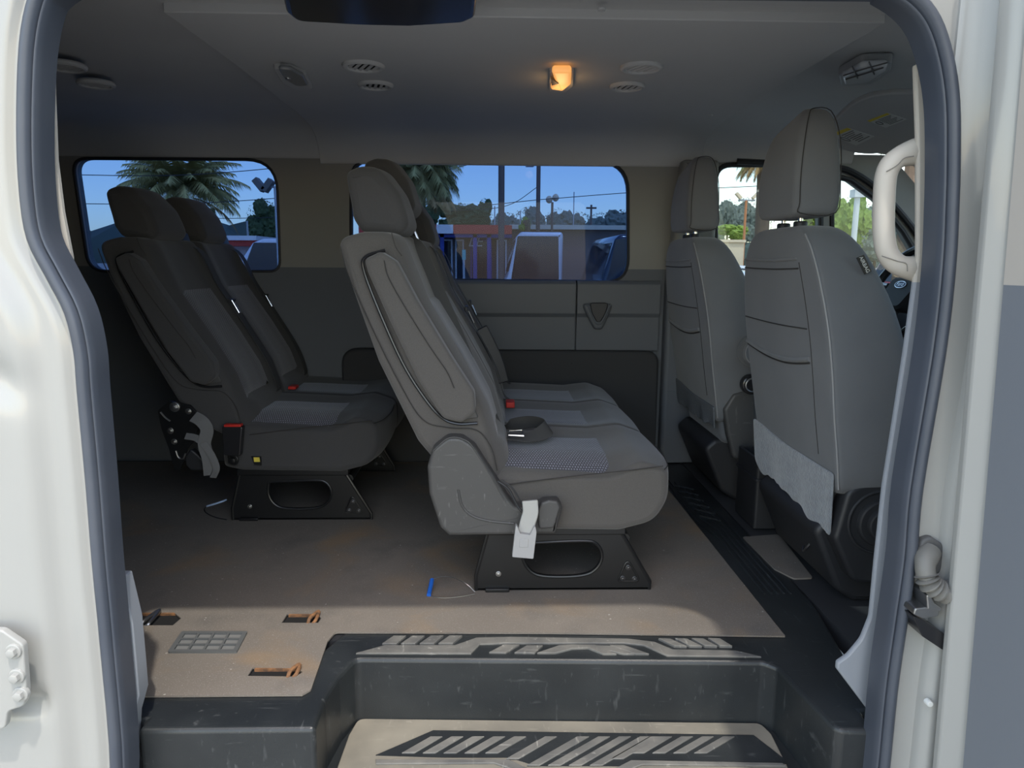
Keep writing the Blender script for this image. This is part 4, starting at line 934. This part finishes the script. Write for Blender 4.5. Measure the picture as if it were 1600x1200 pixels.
# fit a plane through three points so labels lie on it
pa, pb, pc = PZ(1296, 215, 1.315), PZ(1436, 150, 1.395), PZ(1440, 215, 1.30); vn = (pb-pa).cross(pc-pa).normalized()
if vn.z > 0: vn = -vn
def VP(a, b): d = ray(a, b); return CAM+d*((pa-CAM).dot(vn)/d.dot(vn))
bm = BM(); loop = [VP(a, b) for a, b in ((1292, 212), (1302, 192), (1330, 165), (1366, 150), (1420, 146), (1480, 152), (1480, 208), (1440, 214), (1385, 238), (1340, 240), (1296, 226))]
loop = smooth_path(loop, 4, True); sections(bm, [[p+vn*.0 for p in loop], [p-vn*.02 for p in loop]]); obj('visor_board', bm, M['headliner'], t, bevel=.005)
for k, q in enumerate((((1296, 210), (1324, 199), (1366, 213), (1338, 227)), ((1355, 188), (1386, 176), (1417, 186), (1384, 199)))):
    Q = [VP(a, b) for a, b in q]
    bm = BM(); sections(bm, [[p+vn*.0005 for p in Q], [p+vn*.0015 for p in Q]]); lb = obj('warning_label', bm, M['paper'], t, smooth=0, label='pale warning label')
    def LQ(u_, v_): return Q[0].lerp(Q[3], v_).lerp(Q[1].lerp(Q[2], v_), u_)
    bm = BM(); s4 = [LQ(.0, .0), LQ(1, 0), LQ(1, .16), LQ(0, .16)]; sections(bm, [[p+vn*.0016 for p in s4], [p+vn*.002 for p in s4]]); obj('yellow_band', bm, M['yellow'], lb, smooth=0)
    bm = BM()
    for j in range(7):
        v_ = .25+.1*j; s4 = [LQ(.30, v_), LQ(.94-.1*(j % 3), v_), LQ(.94-.1*(j % 3), v_+.035), LQ(.30, v_+.035)]; sections(bm, [[p+vn*.0016 for p in s4], [p+vn*.002 for p in s4]])
    cq = LQ(.15, .5); ring = [cq+(LQ(.23, .5)-cq)*math.cos(2*PI*j/16)+(LQ(.15, .68)-cq)*math.sin(2*PI*j/16) for j in range(16)]; tube(bm, [p+vn*.0018 for p in ring], .0012, 6, 1, True)
    obj('label_print', bm, M['ink'], lb, smooth=0)

# ------------------------------------------------------------------ ceiling fittings
CZ = 1.437
def vent(px, label, rx=.060, ry=.040, ang=0):
    p = PZ(px[0], px[1], CZ); t = thing('air_vent', label, 'air vent', (p.x, p.y, CZ), 'round ceiling vents')
    bm = BM(); torus(bm, (p.x, p.y, CZ), 1, .008, n=36, m=8, sx=rx-.008, sy=rx-.010); obj('ring', bm, M['headliner2'], t, label='grey ring')
    bm = BM(); cyl(bm, (p.x, p.y, CZ+.006), (0, 0, -1), rx-.007, .004, 32); obj('throat', bm, M['dark'], t)
    for k in range(5):
        d = -.034+.017*k; L_ = math.sqrt(max(0, (rx-.012)**2-d*d)); c, s = math.cos(ang), math.sin(ang)
        a = Vector((p.x+d*c-L_*s*0-(-L_)*-s*0, p.y, CZ-.004)); u_ = Vector((c, s, 0)); v_ = Vector((-s, c, 0)); ctr = Vector((p.x, p.y, CZ-.003))+u_*d
        tl = u_*.0038+Vector((0, 0, -.0012)); bm = BM()
        A = [ctr-v_*L_-tl, ctr+v_*L_-tl, ctr+v_*L_+tl, ctr-v_*L_+tl]; sections(bm, [A, [q+Vector((0, 0, .0015)) for q in A]]); obj('slat', bm, M['headliner2'], t)
vent((568, 103), 'round ceiling vent, larger of the pair above the middle bench', ang=.45)
vent((587, 133), 'round ceiling vent, farther of the pair above the middle bench', .056, ang=.25)
vent((1002, 105), 'round ceiling vent right of the lit lamp, nearer of the pair', ang=.5)
vent((980, 135), 'round ceiling vent right of the lit lamp, farther of the pair', .056, ang=.2)
vent((100, 103), 'round ceiling vent at the far left, nearer of the pair', ang=1.2)
vent((150, 131), 'round ceiling vent at the far left, farther of the pair', .056, ang=1.4)
# lit dome lamp
p = PZ(876, 123, CZ)
t = thing('dome_lamp', 'lit amber ceiling lamp in a small grey housing', 'ceiling lamp', (p.x, p.y, CZ-.03))
def lampq(px, z): return [(q.x, q.y) for q in (PZ(a, b, z) for a, b in px)]
bm = BM(); soft(bm, rounded(lampq([(858, 107), (897, 107), (896, 130), (884, 140), (858, 137)], CZ), .012, 4), CZ-.010, CZ+.01, .004, 'z'); obj('housing', bm, M['headliner2'], t)
bm = BM(); soft(bm, rounded(lampq([(862, 110), (893, 110), (892, 130), (880, 140), (860, 137), (868, 128)], CZ-.02), .010, 4), CZ-.026, CZ-.005, .008, 'z'); obj('lens', bm, M['amber'], t, label='glowing amber lens')
bm = BM(); q = lampq([(861, 122), (873, 130), (862, 133)], CZ-.027); prism(bm, q, CZ-.029, CZ-.02, 'z'); obj('switch', bm, M['black'], t, bevel=.001)
ld = bpy.data.lights.new('dome_light', 'POINT'); ld.specular_factor = 0; ld.energy = .06; ld.color = (1, .6, .25); ld.shadow_soft_size = .02; lo_ = bpy.data.objects.new('dome_light', ld); C.objects.link(lo_); lo_.location = (p.x, p.y, CZ-.06)
p = PZ(457, 117, CZ)
t = thing('dome_lamp', 'unlit grey ceiling lamp left of the vents', 'ceiling lamp', (p.x, p.y, CZ-.02))
bm = BM(); soft(bm, rounded(lampq([(426, 100), (452, 101), (478, 112), (488, 134), (462, 137), (440, 124)], CZ), .02, 5), CZ-.012, CZ+.01, .006, 'z'); obj('housing', bm, M['headliner2'], t)
bm = BM(); soft(bm, rounded(lampq([(434, 104), (455, 106), (474, 116), (482, 131), (462, 132), (445, 122)], CZ-.014), .015, 5), CZ-.020, CZ-.008, .005, 'z'); obj('lens', bm, mat('milky_lens', (.22, .225, .225), .3), t)
bm = BM(); p2 = PZ(450, 122, CZ-.02); cyl(bm, p2, (0, 0, -1), .008, .004, 16, bev=.001); obj('switch', bm, M['zinc'], t)
t = thing('dome_lamp', 'large clear ribbed map lamp on the cab ceiling', 'ceiling lamp', tuple(PZ(1350, 115, CZ-.03)))
bm = BM(); soft(bm, rounded(lampq([(1310, 112), (1345, 92), (1395, 90), (1392, 104), (1362, 126), (1314, 128)], CZ+.005), .02, 5), CZ-.008, CZ+.02, .006, 'z'); obj('housing', bm, mat('lamp_grey', (.33, .34, .34), .4), t)
bm = BM(); soft(bm, rounded(lampq([(1316, 112), (1346, 96), (1388, 94), (1386, 103), (1358, 122), (1318, 124)], CZ-.012), .016, 5), CZ-.028, CZ-.008, .009, 'z'); obj('lens', bm, M['lens'], t, label='clear ribbed lens')
bm = BM()
for seg in (((1318, 118), (1350, 108), (1386, 98)), ((1322, 124), (1352, 115), (1380, 106)), ((1332, 104), (1340, 122)), ((1358, 97), (1366, 116))): tube(bm, [PZ(a, b, CZ-.030) for a, b in seg], .002, 6, 1)
obj('lens_ribs', bm, M['ink'], t)
# dark fitting above the door opening
bm = BM(); q = [(p.x, p.y) for p in (PZ(a, b, 1.43) for a, b in ((438, -40), (446, -2), (462, 12), (560, 18), (640, 20), (725, 14), (742, 6), (748, -40)))]
soft(bm, rounded(q, [.01, .03, .03, .03, .03, .03, .03, .01], 5), 1.40, 1.452, .012, 'z'); tag(obj('overhead_cover', bm, M['gloss']), 'dark glossy rounded cover on the ceiling at the top edge of the opening', 'ceiling cover')
for k, (a, b) in enumerate(((1110, 180), (520, 222), (940, 15))):
    bm = BM(); p = PZ(a, b, CZ) if k != 1 else PY(a, b, 3.11); cyl(bm, p+Vector((0, 0, .002)), (0, 0, -1) if k != 1 else (0, -1, 0), .009, .004, 16, bev=.001)
    tag(obj('trim_clip', bm, M['headliner2']), ('small grey push clip on the ceiling near the driver side seam', 'small grey push clip above the gap between the two tinted windows', 'small grey push clip on the ceiling close to the door opening')[k], 'clip')

# ------------------------------------------------------------------ outside: palms, trees, poles, buildings, cars
def frond(bm, base, d, L_, droop, wleaf, seed):
    rnd = random.Random(seed); n = 14; P = []
    h = Vector((d.x, d.y, 0)); e0 = d.z
    p = Vector(base); ang = math.asin(max(-1, min(1, d.z))); hd = h.normalized() if h.length > .01 else Vector((1, 0, 0))
    for i in range(n+1):
        P.append(p.copy()); a = ang-droop*(i/n)**1.2; p = p+(hd*math.cos(a)+Vector((0, 0, math.sin(a))))*(L_/n)
    side = hd.cross(Vector((0, 0, 1)))
    for i in range(n):
        a, b = P[i], P[i+1]; w_ = .03*L_/3
        vs_ = [bm.verts.new(v) for v in (a-side*w_, a+side*w_, b+side*w_*.8, b-side*w_*.8)]; bm.faces.new(vs_)
        if i < 2: continue
        tt = (b-a).normalized(); ll = wleaf*math.sin(PI*(.12+.85*i/n))
        for s in (-1, 1):
            for k in range(4):
                q = a.lerp(b, k/4); tip = q+side*s*ll*.75+tt*ll*.55+Vector((0, 0, -ll*(.35+.5*rnd.random())))
                e = tt*.034*L_/3; v4 = [bm.verts.new(v) for v in (q-e, q+e, tip)]; bm.faces.new(v4)
def palm(label, top, L_, trunk_r, n=46, dry=0, wleaf=.6, elo=-.25, droop=1.5):
    t = thing('palm_tree', label, 'palm tree', (top.x, top.y, GZ))
    bm = BM(); tube(bm, [(top.x, top.y, GZ), (top.x+.05, top.y, (top.z+GZ)/2), (top.x, top.y, top.z)], trunk_r, 12, 4); obj('trunk', bm, M['bark'], t)
    bm = BM(); rnd = random.Random(int(top.x*10))
    for i in range(n):
        az = i*2.399963; elv = math.sin(elo+(1.35-elo)*(i/n)); h = math.sqrt(max(0, 1-elv*elv)); frond(bm, top, Vector((math.cos(az)*h, math.sin(az)*h, elv)), L_*(.85+.25*rnd.random()), droop, wleaf, i)
    obj('crown', bm, M['palm'], t, smooth=0)
    if dry:
        bm = BM()
        for i in range(dry):
            az = i*2*PI/dry+.3; frond(bm, top+Vector((0, 0, -.2)), Vector((math.cos(az)*.9, math.sin(az)*.9, -.15)), L_*1.0, 1.15, wleaf*.6, 100+i)
        obj('dry_fronds', bm, M['palm_dry'], t, smooth=0, label='drooping dry fronds')
palm('feathery palm seen through the rear tinted window', PY(285, 298, 34), 3.0, .14, 70, 3, .75, .12, 1.25)
palm('taller palm seen at the left of the wide tinted window', PY(654, 272, 20), 1.35, .16, 80, 14, .50)
palm('palm with a dry skirt seen at the top of the driver window', PY(1196, 238, 26), 1.3, .25, 40, 20, .35)
def tree(label, px, y, w_px, h_px, m, n=10, seed=1):
    """px = centre of crown; sizes in image units at that depth"""
    c = PY(px[0], px[1], y); s = y*1.02/F; rnd = random.Random(seed); W = w_px*s/2; Hh = h_px*s/2
    t = thing('tree', label, 'tree', (c.x, c.y, GZ)); bm = BM(); tube(bm, [(c.x, c.y, GZ), (c.x+.1, c.y, c.z-Hh*.3), (c.x, c.y, c.z)], max(.12, W*.07), 8, 3); obj('trunk', bm, M['bark'], t)
    bm = BM()
    for i in range(n):
        a = rnd.random()*2*PI; r = math.sqrt(rnd.random())*.62; zz = rnd.uniform(-.6, .6)
        blob(bm, (c.x+math.cos(a)*r*W, c.y+math.sin(a)*r*W, c.z+zz*Hh), W*.42, W*.42, Hh*.42, 3, .28, 3.2, i+seed)
    for i in range(500):
        a = rnd.random()*2*PI; zz = rnd.uniform(-1, 1); r = math.sqrt(max(0, 1-zz*zz))*rnd.uniform(.8, 1.08); q = Vector((c.x+math.cos(a)*r*W, c.y+math.sin(a)*r*W, c.z+zz*Hh)); e = .03*(W+Hh)
        v3 = [bm.verts.new(q+Vector((rnd.uniform(-e, e), rnd.uniform(-e, e), rnd.uniform(-e, e)))) for _ in range(3)]; bm.faces.new(v3)
    obj('crown', bm, m, t, smooth=0)
tree('dark bushy tree beside the floodlight pole in the rear window', (412, 345), 45, 46, 64, M['leaf'], 12, 1)
tree('dark tree just left of the second rear headrest', (250, 338), 45, 34, 46, M['leaf'], 8, 2)
tree('small dark conifer right of the rear headrests', (328, 345), 48, 20, 46, M['leaf'], 6, 3)
tree('broad green tree behind the red roofed shop', (720, 342), 46, 92, 44, M['leaf'], 14, 4)
tree('tall narrow tree behind the red roofed shop', (757, 335), 54, 24, 46, M['leaf'], 8, 5)
tree('dark tree left of the red roofed shop', (676, 335), 40, 34, 60, M['leaf'], 8, 6)
tree('sunlit shrub by the first utility pole', (820, 350), 28, 20, 22, M['leaf_y'], 6, 7)
xs = [(826, 345, 44, 40), (872, 346, 40, 38), (905, 350, 44, 34), (940, 348, 46, 30), (975, 346, 46, 34), (790, 350, 40, 34)]
labs = ['right behind the street lamp pole', 'behind the bell shaped floodlight', 'left of the thin aerial mast', 'right of the thin aerial mast', 'at the right end of the wide window', 'behind the thick utility pole']
for i, (a, b, ww, hh) in enumerate(xs): tree('distant grey green tree '+labs[i], (a, b+14), 76+6*i, ww*1.25, hh+26, M['leaf_haze'], 8, 20+i)
for i, (a, b, ww, hh) in enumerate(((1136, 336, 34, 44), (1162, 333, 36, 44), (1186, 338, 34, 40), (1325, 345, 50, 60), (1370, 350, 56, 60), (1415, 352, 50, 54))):
    tree('distant hazy tree through the %s, %s' % ('driver window' if a < 1250 else 'front quarter window', ('leftmost', 'behind the double lamp post', 'beside the headrest', 'leftmost', 'behind the white post', 'rightmost')[i]), (a, b+14), 84+8*(i % 3), ww*1.25, hh+26, M['leaf_haze'], 8, 40+i)
tree('bright green shrub above the beige wall', (1142, 364), 44, 52, 26, M['leaf_y'], 9, 50)
tree('yellow green tree seen between the front headrest and the quarter window', (1278, 335), 22, 60, 70, M['leaf_y'], 12, 51)
tree('yellow green tree in the front quarter window', (1330, 350), 20, 56, 84, M['leaf_y'], 14, 52)
tree('leafy tree seen through the windscreen top', (1420, 225), 14, 90, 60, M['leaf_y'], 12, 53)
# poles
def pole(name, label, cat, u, vtop, y, r, m, extra=None):
    p = PY(u, vtop, y); t = thing(name, label, cat, (p.x, p.y, GZ)); bm = BM(); tube(bm, [(p.x, p.y, GZ), (p.x, p.y, p.z)], r, 10, 1); obj('pole', bm, m, t); return t, p
pole('utility_pole', 'thick brown utility pole in the wide window', 'utility pole', 784, 150, 19.5, .085, M['wood'])
t, p = pole('utility_pole', 'thinner dark utility pole with a street lamp in the wide window', 'utility pole', 843, 140, 28.8, .085, M['wood'])
bm = BM(); q = PY(832, 259, 30); tube(bm, [(p.x, p.y, q.z-.1), (q.x, q.y, q.z)], .03, 6, 1); obj('lamp_arm', bm, M['metal_g'], t); bm = BM(); box(bm, q.x-.28, q.x+.05, q.y-.08, q.y+.08, q.z-.05, q.z+.06); obj('lamp_head', bm, M['metal_g'], t, bevel=.02)
t, p = pole('floodlight_pole', 'grey floodlight pole with two square heads in the rear window', 'floodlight', 430, 292, 14, .03, M['metal_g'])
for a, b, tilt in ((406, 289, .9), (419, 290, -.9)):
    q = PY(a, b, 14); bm = BM(); box(bm, -.13, .13, -.1, .1, -.06, .06); bm.transform(Matrix.Translation(q) @ Matrix.Rotation(tilt, 4, 'Y')); obj('lamp_head', bm, mat('flood_head', (.12, .11, .10), .5), t, bevel=.01)
bm = BM(); tube(bm, [p, PY(412, 292, 14)], .02, 6, 1); obj('arm', bm, M['metal_g'], t)
t, p = pole('floodlight_pole', 'floodlight pole with a pale head in the wide window', 'floodlight', 863, 316, 28.8, .05, M['wood'])
for a, b in ((858, 312), (868, 309)):
    q = PY(a, b, 30); bm = BM(); blob(bm, q, .14, .14, .16, 2, .05); obj('lamp_head', bm, M['stucco_be'], t)
t, p = pole('floodlight_pole', 'orange double armed floodlight pole in the driver window', 'floodlight', 1166, 313, 40, .07, mat('orange_pole', (.5, .2, .08), .6))
for a, b, c in ((1154, 306, 1), (1180, 306, -1)):
    q = PY(a, b, 40); bm = BM(); tube(bm, [p, (q.x, q.y, p.z)], .05, 6, 1); obj('arm', bm, M['metal_g'], t); bm = BM(); box(bm, -.2, .2, -.14, .14, -.07, .07); bm.transform(Matrix.Translation(q) @ Matrix.Rotation(.8*c, 4, 'Y')); obj('lamp_head', bm, M['stucco_be'], t)
t, p = pole('lamp_post', 'thick white lamp post in the front quarter window', 'lamp post', 1340, 305, 16, .06, M['stucco_w'])
bm = BM(); box(bm, p.x-.12, p.x+.12, p.y-.12, p.y+.12, p.z-.05, p.z+.12); obj('lamp_head', bm, M['stucco_w'], t)
for u, v, y, lab in ((773, 322, 60, 'left of the thick utility pole'), (813, 330, 60, 'between the two utility poles'), (897, 300, 70, 'thinnest, at the middle of the wide window'), (386, 345, 40, 'in front of the bushy tree in the rear window')):
    pole('thin_mast', 'thin pale mast '+lab, 'mast', u, v, y, .05, M['metal_g'])
t, p = pole('utility_pole', 'distant cross armed utility pole at the right of the wide window', 'utility pole', 924, 320, 70, .1, M['wood'])
bm = BM(); tube(bm, [PY(916, 325, 70), PY(932, 325, 70)], .09, 6, 1); obj('crossarm', bm, M['wood'], t)
# overhead wires
wires = [((90, 273), (300, 273), (560, 250), 26), ((90, 318), (300, 318), (560, 300), 28), ((300, 341), (380, 341), (480, 338), 30),
         ((560, 330), (700, 326), (843, 312), 29), ((690, 268), (760, 250), (900, 215), 24), ((843, 312), (1000, 300), (1200, 290), 29), ((843, 290), (790, 322), (700, 330), 31)]
wl = ['upper wire across the rear window', 'middle wire across the rear window', 'lowest short wire right of the rear headrests', 'sagging wire between the shop trees and the thin pole', 'high wire sloping up at the top of the wide window', 'wire running right from the thin utility pole', 'slack drop wire from the thin utility pole']
for (a, b, c, y), lab in zip(wires, wl):
    bm = BM(); tube(bm, [PY(a[0], a[1], y), PY(b[0], b[1], y), PY(c[0], c[1], y)], .014, 6, 6); tag(obj('overhead_wire', bm, M['rubber_dk']), 'thin black overhead '+lab, 'wire', 'overhead wires')
# buildings
def wpt(u, v, y): p = PY(u, v, y); return p.x, p.z
YB = 26
x0, zt = wpt(560, 350, YB); x1, _ = wpt(800, 350, YB); zb = wpt(700, 365, YB)[1]
t = thing('shop_building', 'low shop with a red fascia and blue posts across the lot', 'building', ((x0+x1)/2, YB+3, GZ))
bm = BM(); box(bm, x0, x1, YB+1.2, YB+7, GZ, zb+.05); obj('wall', bm, M['stucco_b'], t, smooth=0)
bm = BM(); box(bm, x0, x1, YB, YB+7, zb, zt); obj('fascia', bm, M['stucco_red'], t, smooth=0, label='red fascia')
a, b = wpt(682, 350, YB)[0], wpt(708, 350, YB)[0]; bm = BM(); box(bm, a, b, YB-.06, YB, zb, zt); obj('fascia_sign', bm, M['stucco_w'], t, smooth=0, label='white fascia section')
bm = BM(); box(bm, x0, x1, YB+.1, YB+1.3, zb-.12, zb); obj('soffit', bm, M['bluep'], t, smooth=0)
for u in (742, 764, 690, 640):
    a, _ = wpt(u, 350, YB); bm = BM(); box(bm, a-.07, a+.07, YB+.1, YB+.24, GZ, zb); obj('post', bm, M['bluep'], t, smooth=0, label='blue post')
for u_, w_ in ((698, 18), (718, 14), (752, 34), (784, 16)):
    a, b = wpt(u_-w_/2, 350, YB+1.2)[0], wpt(u_+w_/2, 350, YB+1.2)[0]; z1 = wpt(700, 374, YB+1.2)[1]; z0 = GZ+.3
    bm = BM(); plate(bm, [(a, z0), (b, z0), (b, z1), (a, z1)], [[(a+.06, z0+.06), (b-.06, z0+.06), (b-.06, z1-.06), (a+.06, z1-.06)]], YB+1.1, YB+1.22); wf_ = obj('window_frame', bm, M['stucco_w'] if w_ != 34 else M['bluep'], t, smooth=0)
    bm = BM(); box(bm, a+.05, b-.05, YB+1.15, YB+1.2, z0+.05, z1-.05); obj('pane', bm, M['shopglass'], wf_, smooth=0)
p = PY(742, 378, YB+1.05); bm = text_bm('LE', .55, p, (1, 0, 0), (0, 0, 1), .01, .3); obj('window_lettering', bm, M['stucco_w'], t, smooth=0, label='white slanted LE lettering')
x2, zt2 = wpt(800, 351, 30); x3, _ = wpt(985, 351, 30); zb2 = wpt(800, 358, 30)[1]
t = thing('shop_building', 'long brown building with a cream parapet across the lot', 'building', ((x2+x3)/2, 34, GZ))
bm = BM(); box(bm, x2, x3, 30.2, 38, GZ, zb2); obj('wall', bm, M['stucco_b'], t, smooth=0); bm = BM(); box(bm, x2-.1, x3+.1, 29.9, 38.2, zb2, zt2); obj('parapet', bm, mat('cream_parapet', (.62, .58, .46), .8), t, smooth=0)
a0, za = wpt(300, 375, 24); a1, _ = wpt(402, 375, 24); zc_ = wpt(340, 384, 24)[1]
t = thing('canopy_building', 'low red and white canopy building behind the parked van in the rear window', 'building', ((a0+a1)/2, 26, GZ))
bm = BM(); box(bm, a0, a1, 24, 29, zc_, za); obj('fascia', bm, M['stucco_red'], t, smooth=0); bm = BM(); box(bm, a0, a1, 25, 29, GZ, zc_); obj('wall', bm, M['stucco_w'], t, smooth=0); bm = BM(); box(bm, a0, a1, 23.9, 29.1, za, za+.15); obj('roof_edge', bm, M['stucco_w'], t, smooth=0)
a0, za = wpt(1060, 378, 34); a1, _ = wpt(1163, 378, 34)
t = thing('beige_building', 'plain beige wall of a building in the driver window', 'building', ((a0+a1)/2, 36, GZ))
bm = BM(); box(bm, a0, a1, 34, 40, GZ, za); obj('wall', bm, M['stucco_be'], t, smooth=0); bm = BM(); box(bm, a0-.05, a1+.05, 33.9, 40.1, za, za+.12); obj('parapet', bm, M['stucco_be'], t, smooth=0)
# teal street sign
p = PY(725, 398, 16); t = thing('street_sign', 'small teal sign on a thin post outside the shop', 'sign', (p.x, p.y, GZ))
bm = BM(); tube(bm, [(p.x, p.y, GZ), (p.x, p.y, p.z+.1)], .02, 8, 1); obj('post', bm, M['metal_g'], t); bm = BM(); box(bm, p.x-.04, p.x+.04, p.y-.03, p.y-.02, p.z-.11, p.z+.11); obj('board', bm, M['teal'], t)
# vehicles
def car(label, cat, x, y, L_, Wd, Ht, body, rot=0, van=False, name='parked_car'):
    t = thing(name, label, cat, (x, y, GZ)); z = GZ
    if van: side = [(-L_/2, .35), (-L_/2, 1.0), (-L_*.42, 1.25), (-L_*.27, Ht-.12), (-L_*.2, Ht), (L_*.48, Ht), (L_/2, Ht-.1), (L_/2, .35)]
    else: side = [(-L_/2, .3), (-L_/2, .75), (-L_*.27, .92), (-L_*.10, Ht-.04), (L_*.05, Ht), (L_*.2, Ht-.06), (L_*.38, .98), (L_/2, .92), (L_/2, .3)]
    mt = Matrix.Translation((x, y, z)) @ Matrix.Rotation(rot, 4, 'Z')
    bm = BM(); soft(bm, rounded(side, .12, 4), -Wd/2, Wd/2, .10); bm.transform(mt); b_ = obj('body', bm, body, t)
    z0 = 1.15 if van else .93; z1 = Ht-.12
    if van: gl = [(-L_*.36, z0), (-L_*.26, z1), (L_*.42, z1), (L_*.44, z0)]
    else: gl = [(-L_*.20, z0), (-L_*.085, z1+.02), (L_*.17, z1), (L_*.30, z0)]
    bm = BM(); prism(bm, rounded(gl, .05, 3), -Wd/2-.006, Wd/2+.006); bm.transform(mt); obj('side_glass', bm, M['cargl'], t)
    a = Vector(side[2] if van else side[2]); b = Vector(side[3]); nrm = Vector((-(b.y-a.y), (b.x-a.x))).normalized()*.012
    q0 = a.lerp(b, .1)+nrm; q1 = a.lerp(b, .92)+nrm
    bm = BM(); prism(bm, [tuple(q0), tuple(q1), tuple(q1-nrm*2), tuple(q0-nrm*2)], -Wd*.43, Wd*.43); bm.transform(mt); obj('windscreen', bm, M['cargl'], t)
    for sx in (-.32, .32):
        for sy in (-1, 1):
            bm = BM(); cyl(bm, (sx*L_, sy*(Wd/2-.2), .32), (0, sy, 0), .32, .2, 24, bev=.03); bm.transform(mt); obj('wheel', bm, M['rubber_dk'], t)
def vanat(label, u0, vtop, y, L_, body, Wd=1.9):
    p = PY(u0, vtop, y); return car(label, 'van', p.x+L_/2, y+Wd/2, L_, Wd, p.z-GZ, body, 0, True, 'parked_van')
vanat('white van with dark glass parked outside, seen in the corner of the rear tinted window', 338, 372, 21, 4.4, M['carw'])
vanat('silver grey van end parked across the lot behind the thick utility pole', 786, 362, 21, 1.75, M['carw'], 4.2)  # added van body stands in for a pale reflection on the glass
vanat('dark van parked at the right end of the wide tinted window', 934, 366, 18, 1.9, M['carb'], 4.2)  # added dark body imitates the cabin mirrored in the window
for i, (u, v, y, mm, lab) in enumerate(((1130, 413, 22, 'carw', 'white car left of the others in the driver window'), (1150, 422, 13, 'carw', 'white car nearest the driver window'), (1362, 384, 26, 'carw', 'white car behind the AIRBAG tag'), (1352, 404, 15, 'carr', 'dark red car just above the passenger seat edge'), (1412, 385, 24, 'carr', 'red car in the front quarter window'), (1392, 404, 13, 'carw', 'white car low in the front quarter window'))):
    p = PY(u, v, y); car(lab, 'car', p.x+(.0, .2, 0, -.6, 1.5, 2.2, -2.3)[i], y+(0, 0, 6, 3, 2, -1, -10)[i], 4.2, 1.75, p.z-GZ if p.z-GZ > 1.2 else 1.45, M[mm], .4*(i % 3)-.3)
